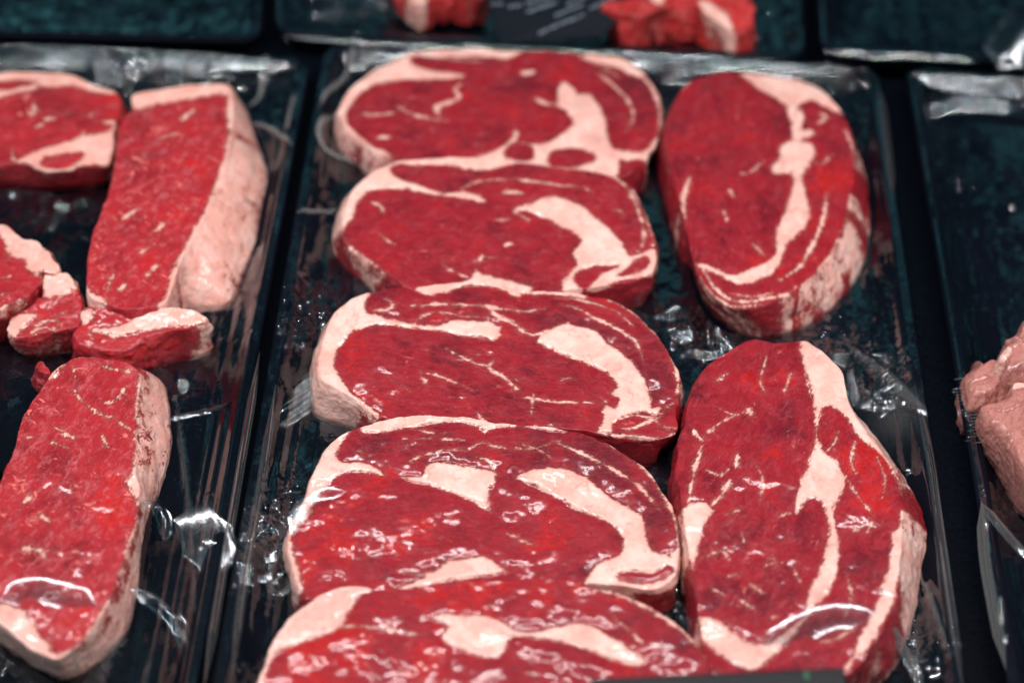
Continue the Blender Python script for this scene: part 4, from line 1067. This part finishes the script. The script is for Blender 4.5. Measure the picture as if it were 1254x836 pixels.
# the card holder that cuts into the bottom of the photo
def box_px(name, top_px, z_top, z_bot, depth, mat, parent, loc, bev=.0015):
    a, b = [px2w([p], z_top)[0] for p in top_px]
    along = (b - a) / np.linalg.norm(b - a); fwd = np.array([along[1], -along[0], 0])
    if fwd[1] > 0: fwd = -fwd
    c = [a, b, b + fwd * depth, a + fwd * depth]
    V = [(*p[:2], z_top) for p in c] + [(*p[:2], z_bot) for p in c]
    Fc = [(0, 3, 2, 1), (4, 5, 6, 7), (0, 1, 5, 4), (1, 2, 6, 5), (2, 3, 7, 6), (3, 0, 4, 7)]
    o = new_mesh(name, V, Fc, mat, False, None, parent, loc)
    m = o.modifiers.new('bevel', 'BEVEL'); m.width = bev; m.segments = 3
    return o
hl = px2w([(880, 822)], .055)[0]
hold = thing('card_holder', 'blurred black card holder edge cutting across the bottom of the photo', 'card holder', tuple(hl))
hloc = np.array(hold.location)
box_px('holder_bar', [(722, 829), (1034, 815)], .055, .049, .02, M_HOLDER, hold, hloc)
box_px('clip', [(984, 821), (990, 821)], .0556, .0545, .004, plain('green_clip', (.02, .10, .05), .4), hold, hloc, .0003)

S = 1.2
sv, sf = [], []
sh = new_mesh('shelf', [(-S, -S, -.0005), (S, -S, -.0005), (S, S, -.0005), (-S, S, -.0005), (-S, -S, -.02), (S, -S, -.02), (S, S, -.02), (-S, S, -.02)],
              [(0, 1, 2, 3), (7, 6, 5, 4), (0, 4, 5, 1), (1, 5, 6, 2), (2, 6, 7, 3), (3, 7, 4, 0)], M_SHELF, False)
sh['kind'] = 'structure'

# ------------------------------------------------------------------ light: LED strip of the counter, an added front fill row, dim shop around
def led_row(y, z, x0, x1, n, watts, col, size=.010, aim=(0, 0, -1)):
    for i in range(n):
        L = bpy.data.lights.new('led_lamp', 'AREA'); L.shape = 'DISK'; L.size = size
        L.energy = watts * random.uniform(.85, 1.15); k = random.uniform(-.06, .06); L.color = (col[0] - max(-k, 0), col[1] - abs(k) * .5, col[2] - max(k, 0))
        o = bpy.data.objects.new('led_lamp', L); COL.objects.link(o)
        o.location = (x0 + (x1 - x0) * i / (n - 1), y, z)
        o.rotation_euler = Vector(aim).to_track_quat('-Z', 'Y').to_euler()
led_row(-.03, .62, -.76, .76, 39, .20, (1.0, .93, .94), .016, (0, 0, -1))
led_row(-.40, .55, -.6, .6, 16, .09, (.93, .97, 1.0), .016, (0, .6, -.8))  # weaker front row, added as fill for the front faces
w = bpy.data.worlds.new('World'); scene.world = w; w.use_nodes = True
nt = w.node_tree
bg = nt.nodes['Background']
tc = nt.nodes.new('ShaderNodeTexCoord'); nz = nt.nodes.new('ShaderNodeTexNoise'); nz.inputs['Scale'].default_value = 3.0; nz.inputs['Detail'].default_value = 2
rp = nt.nodes.new('ShaderNodeValToRGB')
rp.color_ramp.elements[0].position = .52; rp.color_ramp.elements[0].color = (.009, .017, .030, 1)
rp.color_ramp.elements[1].position = .68; rp.color_ramp.elements[1].color = (.18, .60, .66, 1)
nt.links.new(tc.outputs['Generated'], nz.inputs['Vector']); nt.links.new(nz.outputs['Fac'], rp.inputs[0]); nt.links.new(rp.outputs[0], bg.inputs[0])
bg.inputs[1].default_value = .6

# ------------------------------------------------------------------ camera focus and picture settings
fp = px2w([(640, 520)], .023)[0]
cam_data.dof.use_dof = True
cam_data.dof.focus_distance = float(np.dot(fp - EYE, FWD))
cam_data.dof.aperture_fstop = 69.4 / 1000 / .0185
cam_data.dof.aperture_blades = 0
scene.view_settings.view_transform = 'Standard'
scene.view_settings.look = 'None'
scene.view_settings.exposure = 0.17
scene.view_settings.gamma = 1.0
scene.render.engine = 'CYCLES'
scene.cycles.use_denoising = True
scene.cycles.max_bounces = 8
scene.cycles.transparent_max_bounces = 12
scene.cycles.sample_clamp_indirect = 4.0
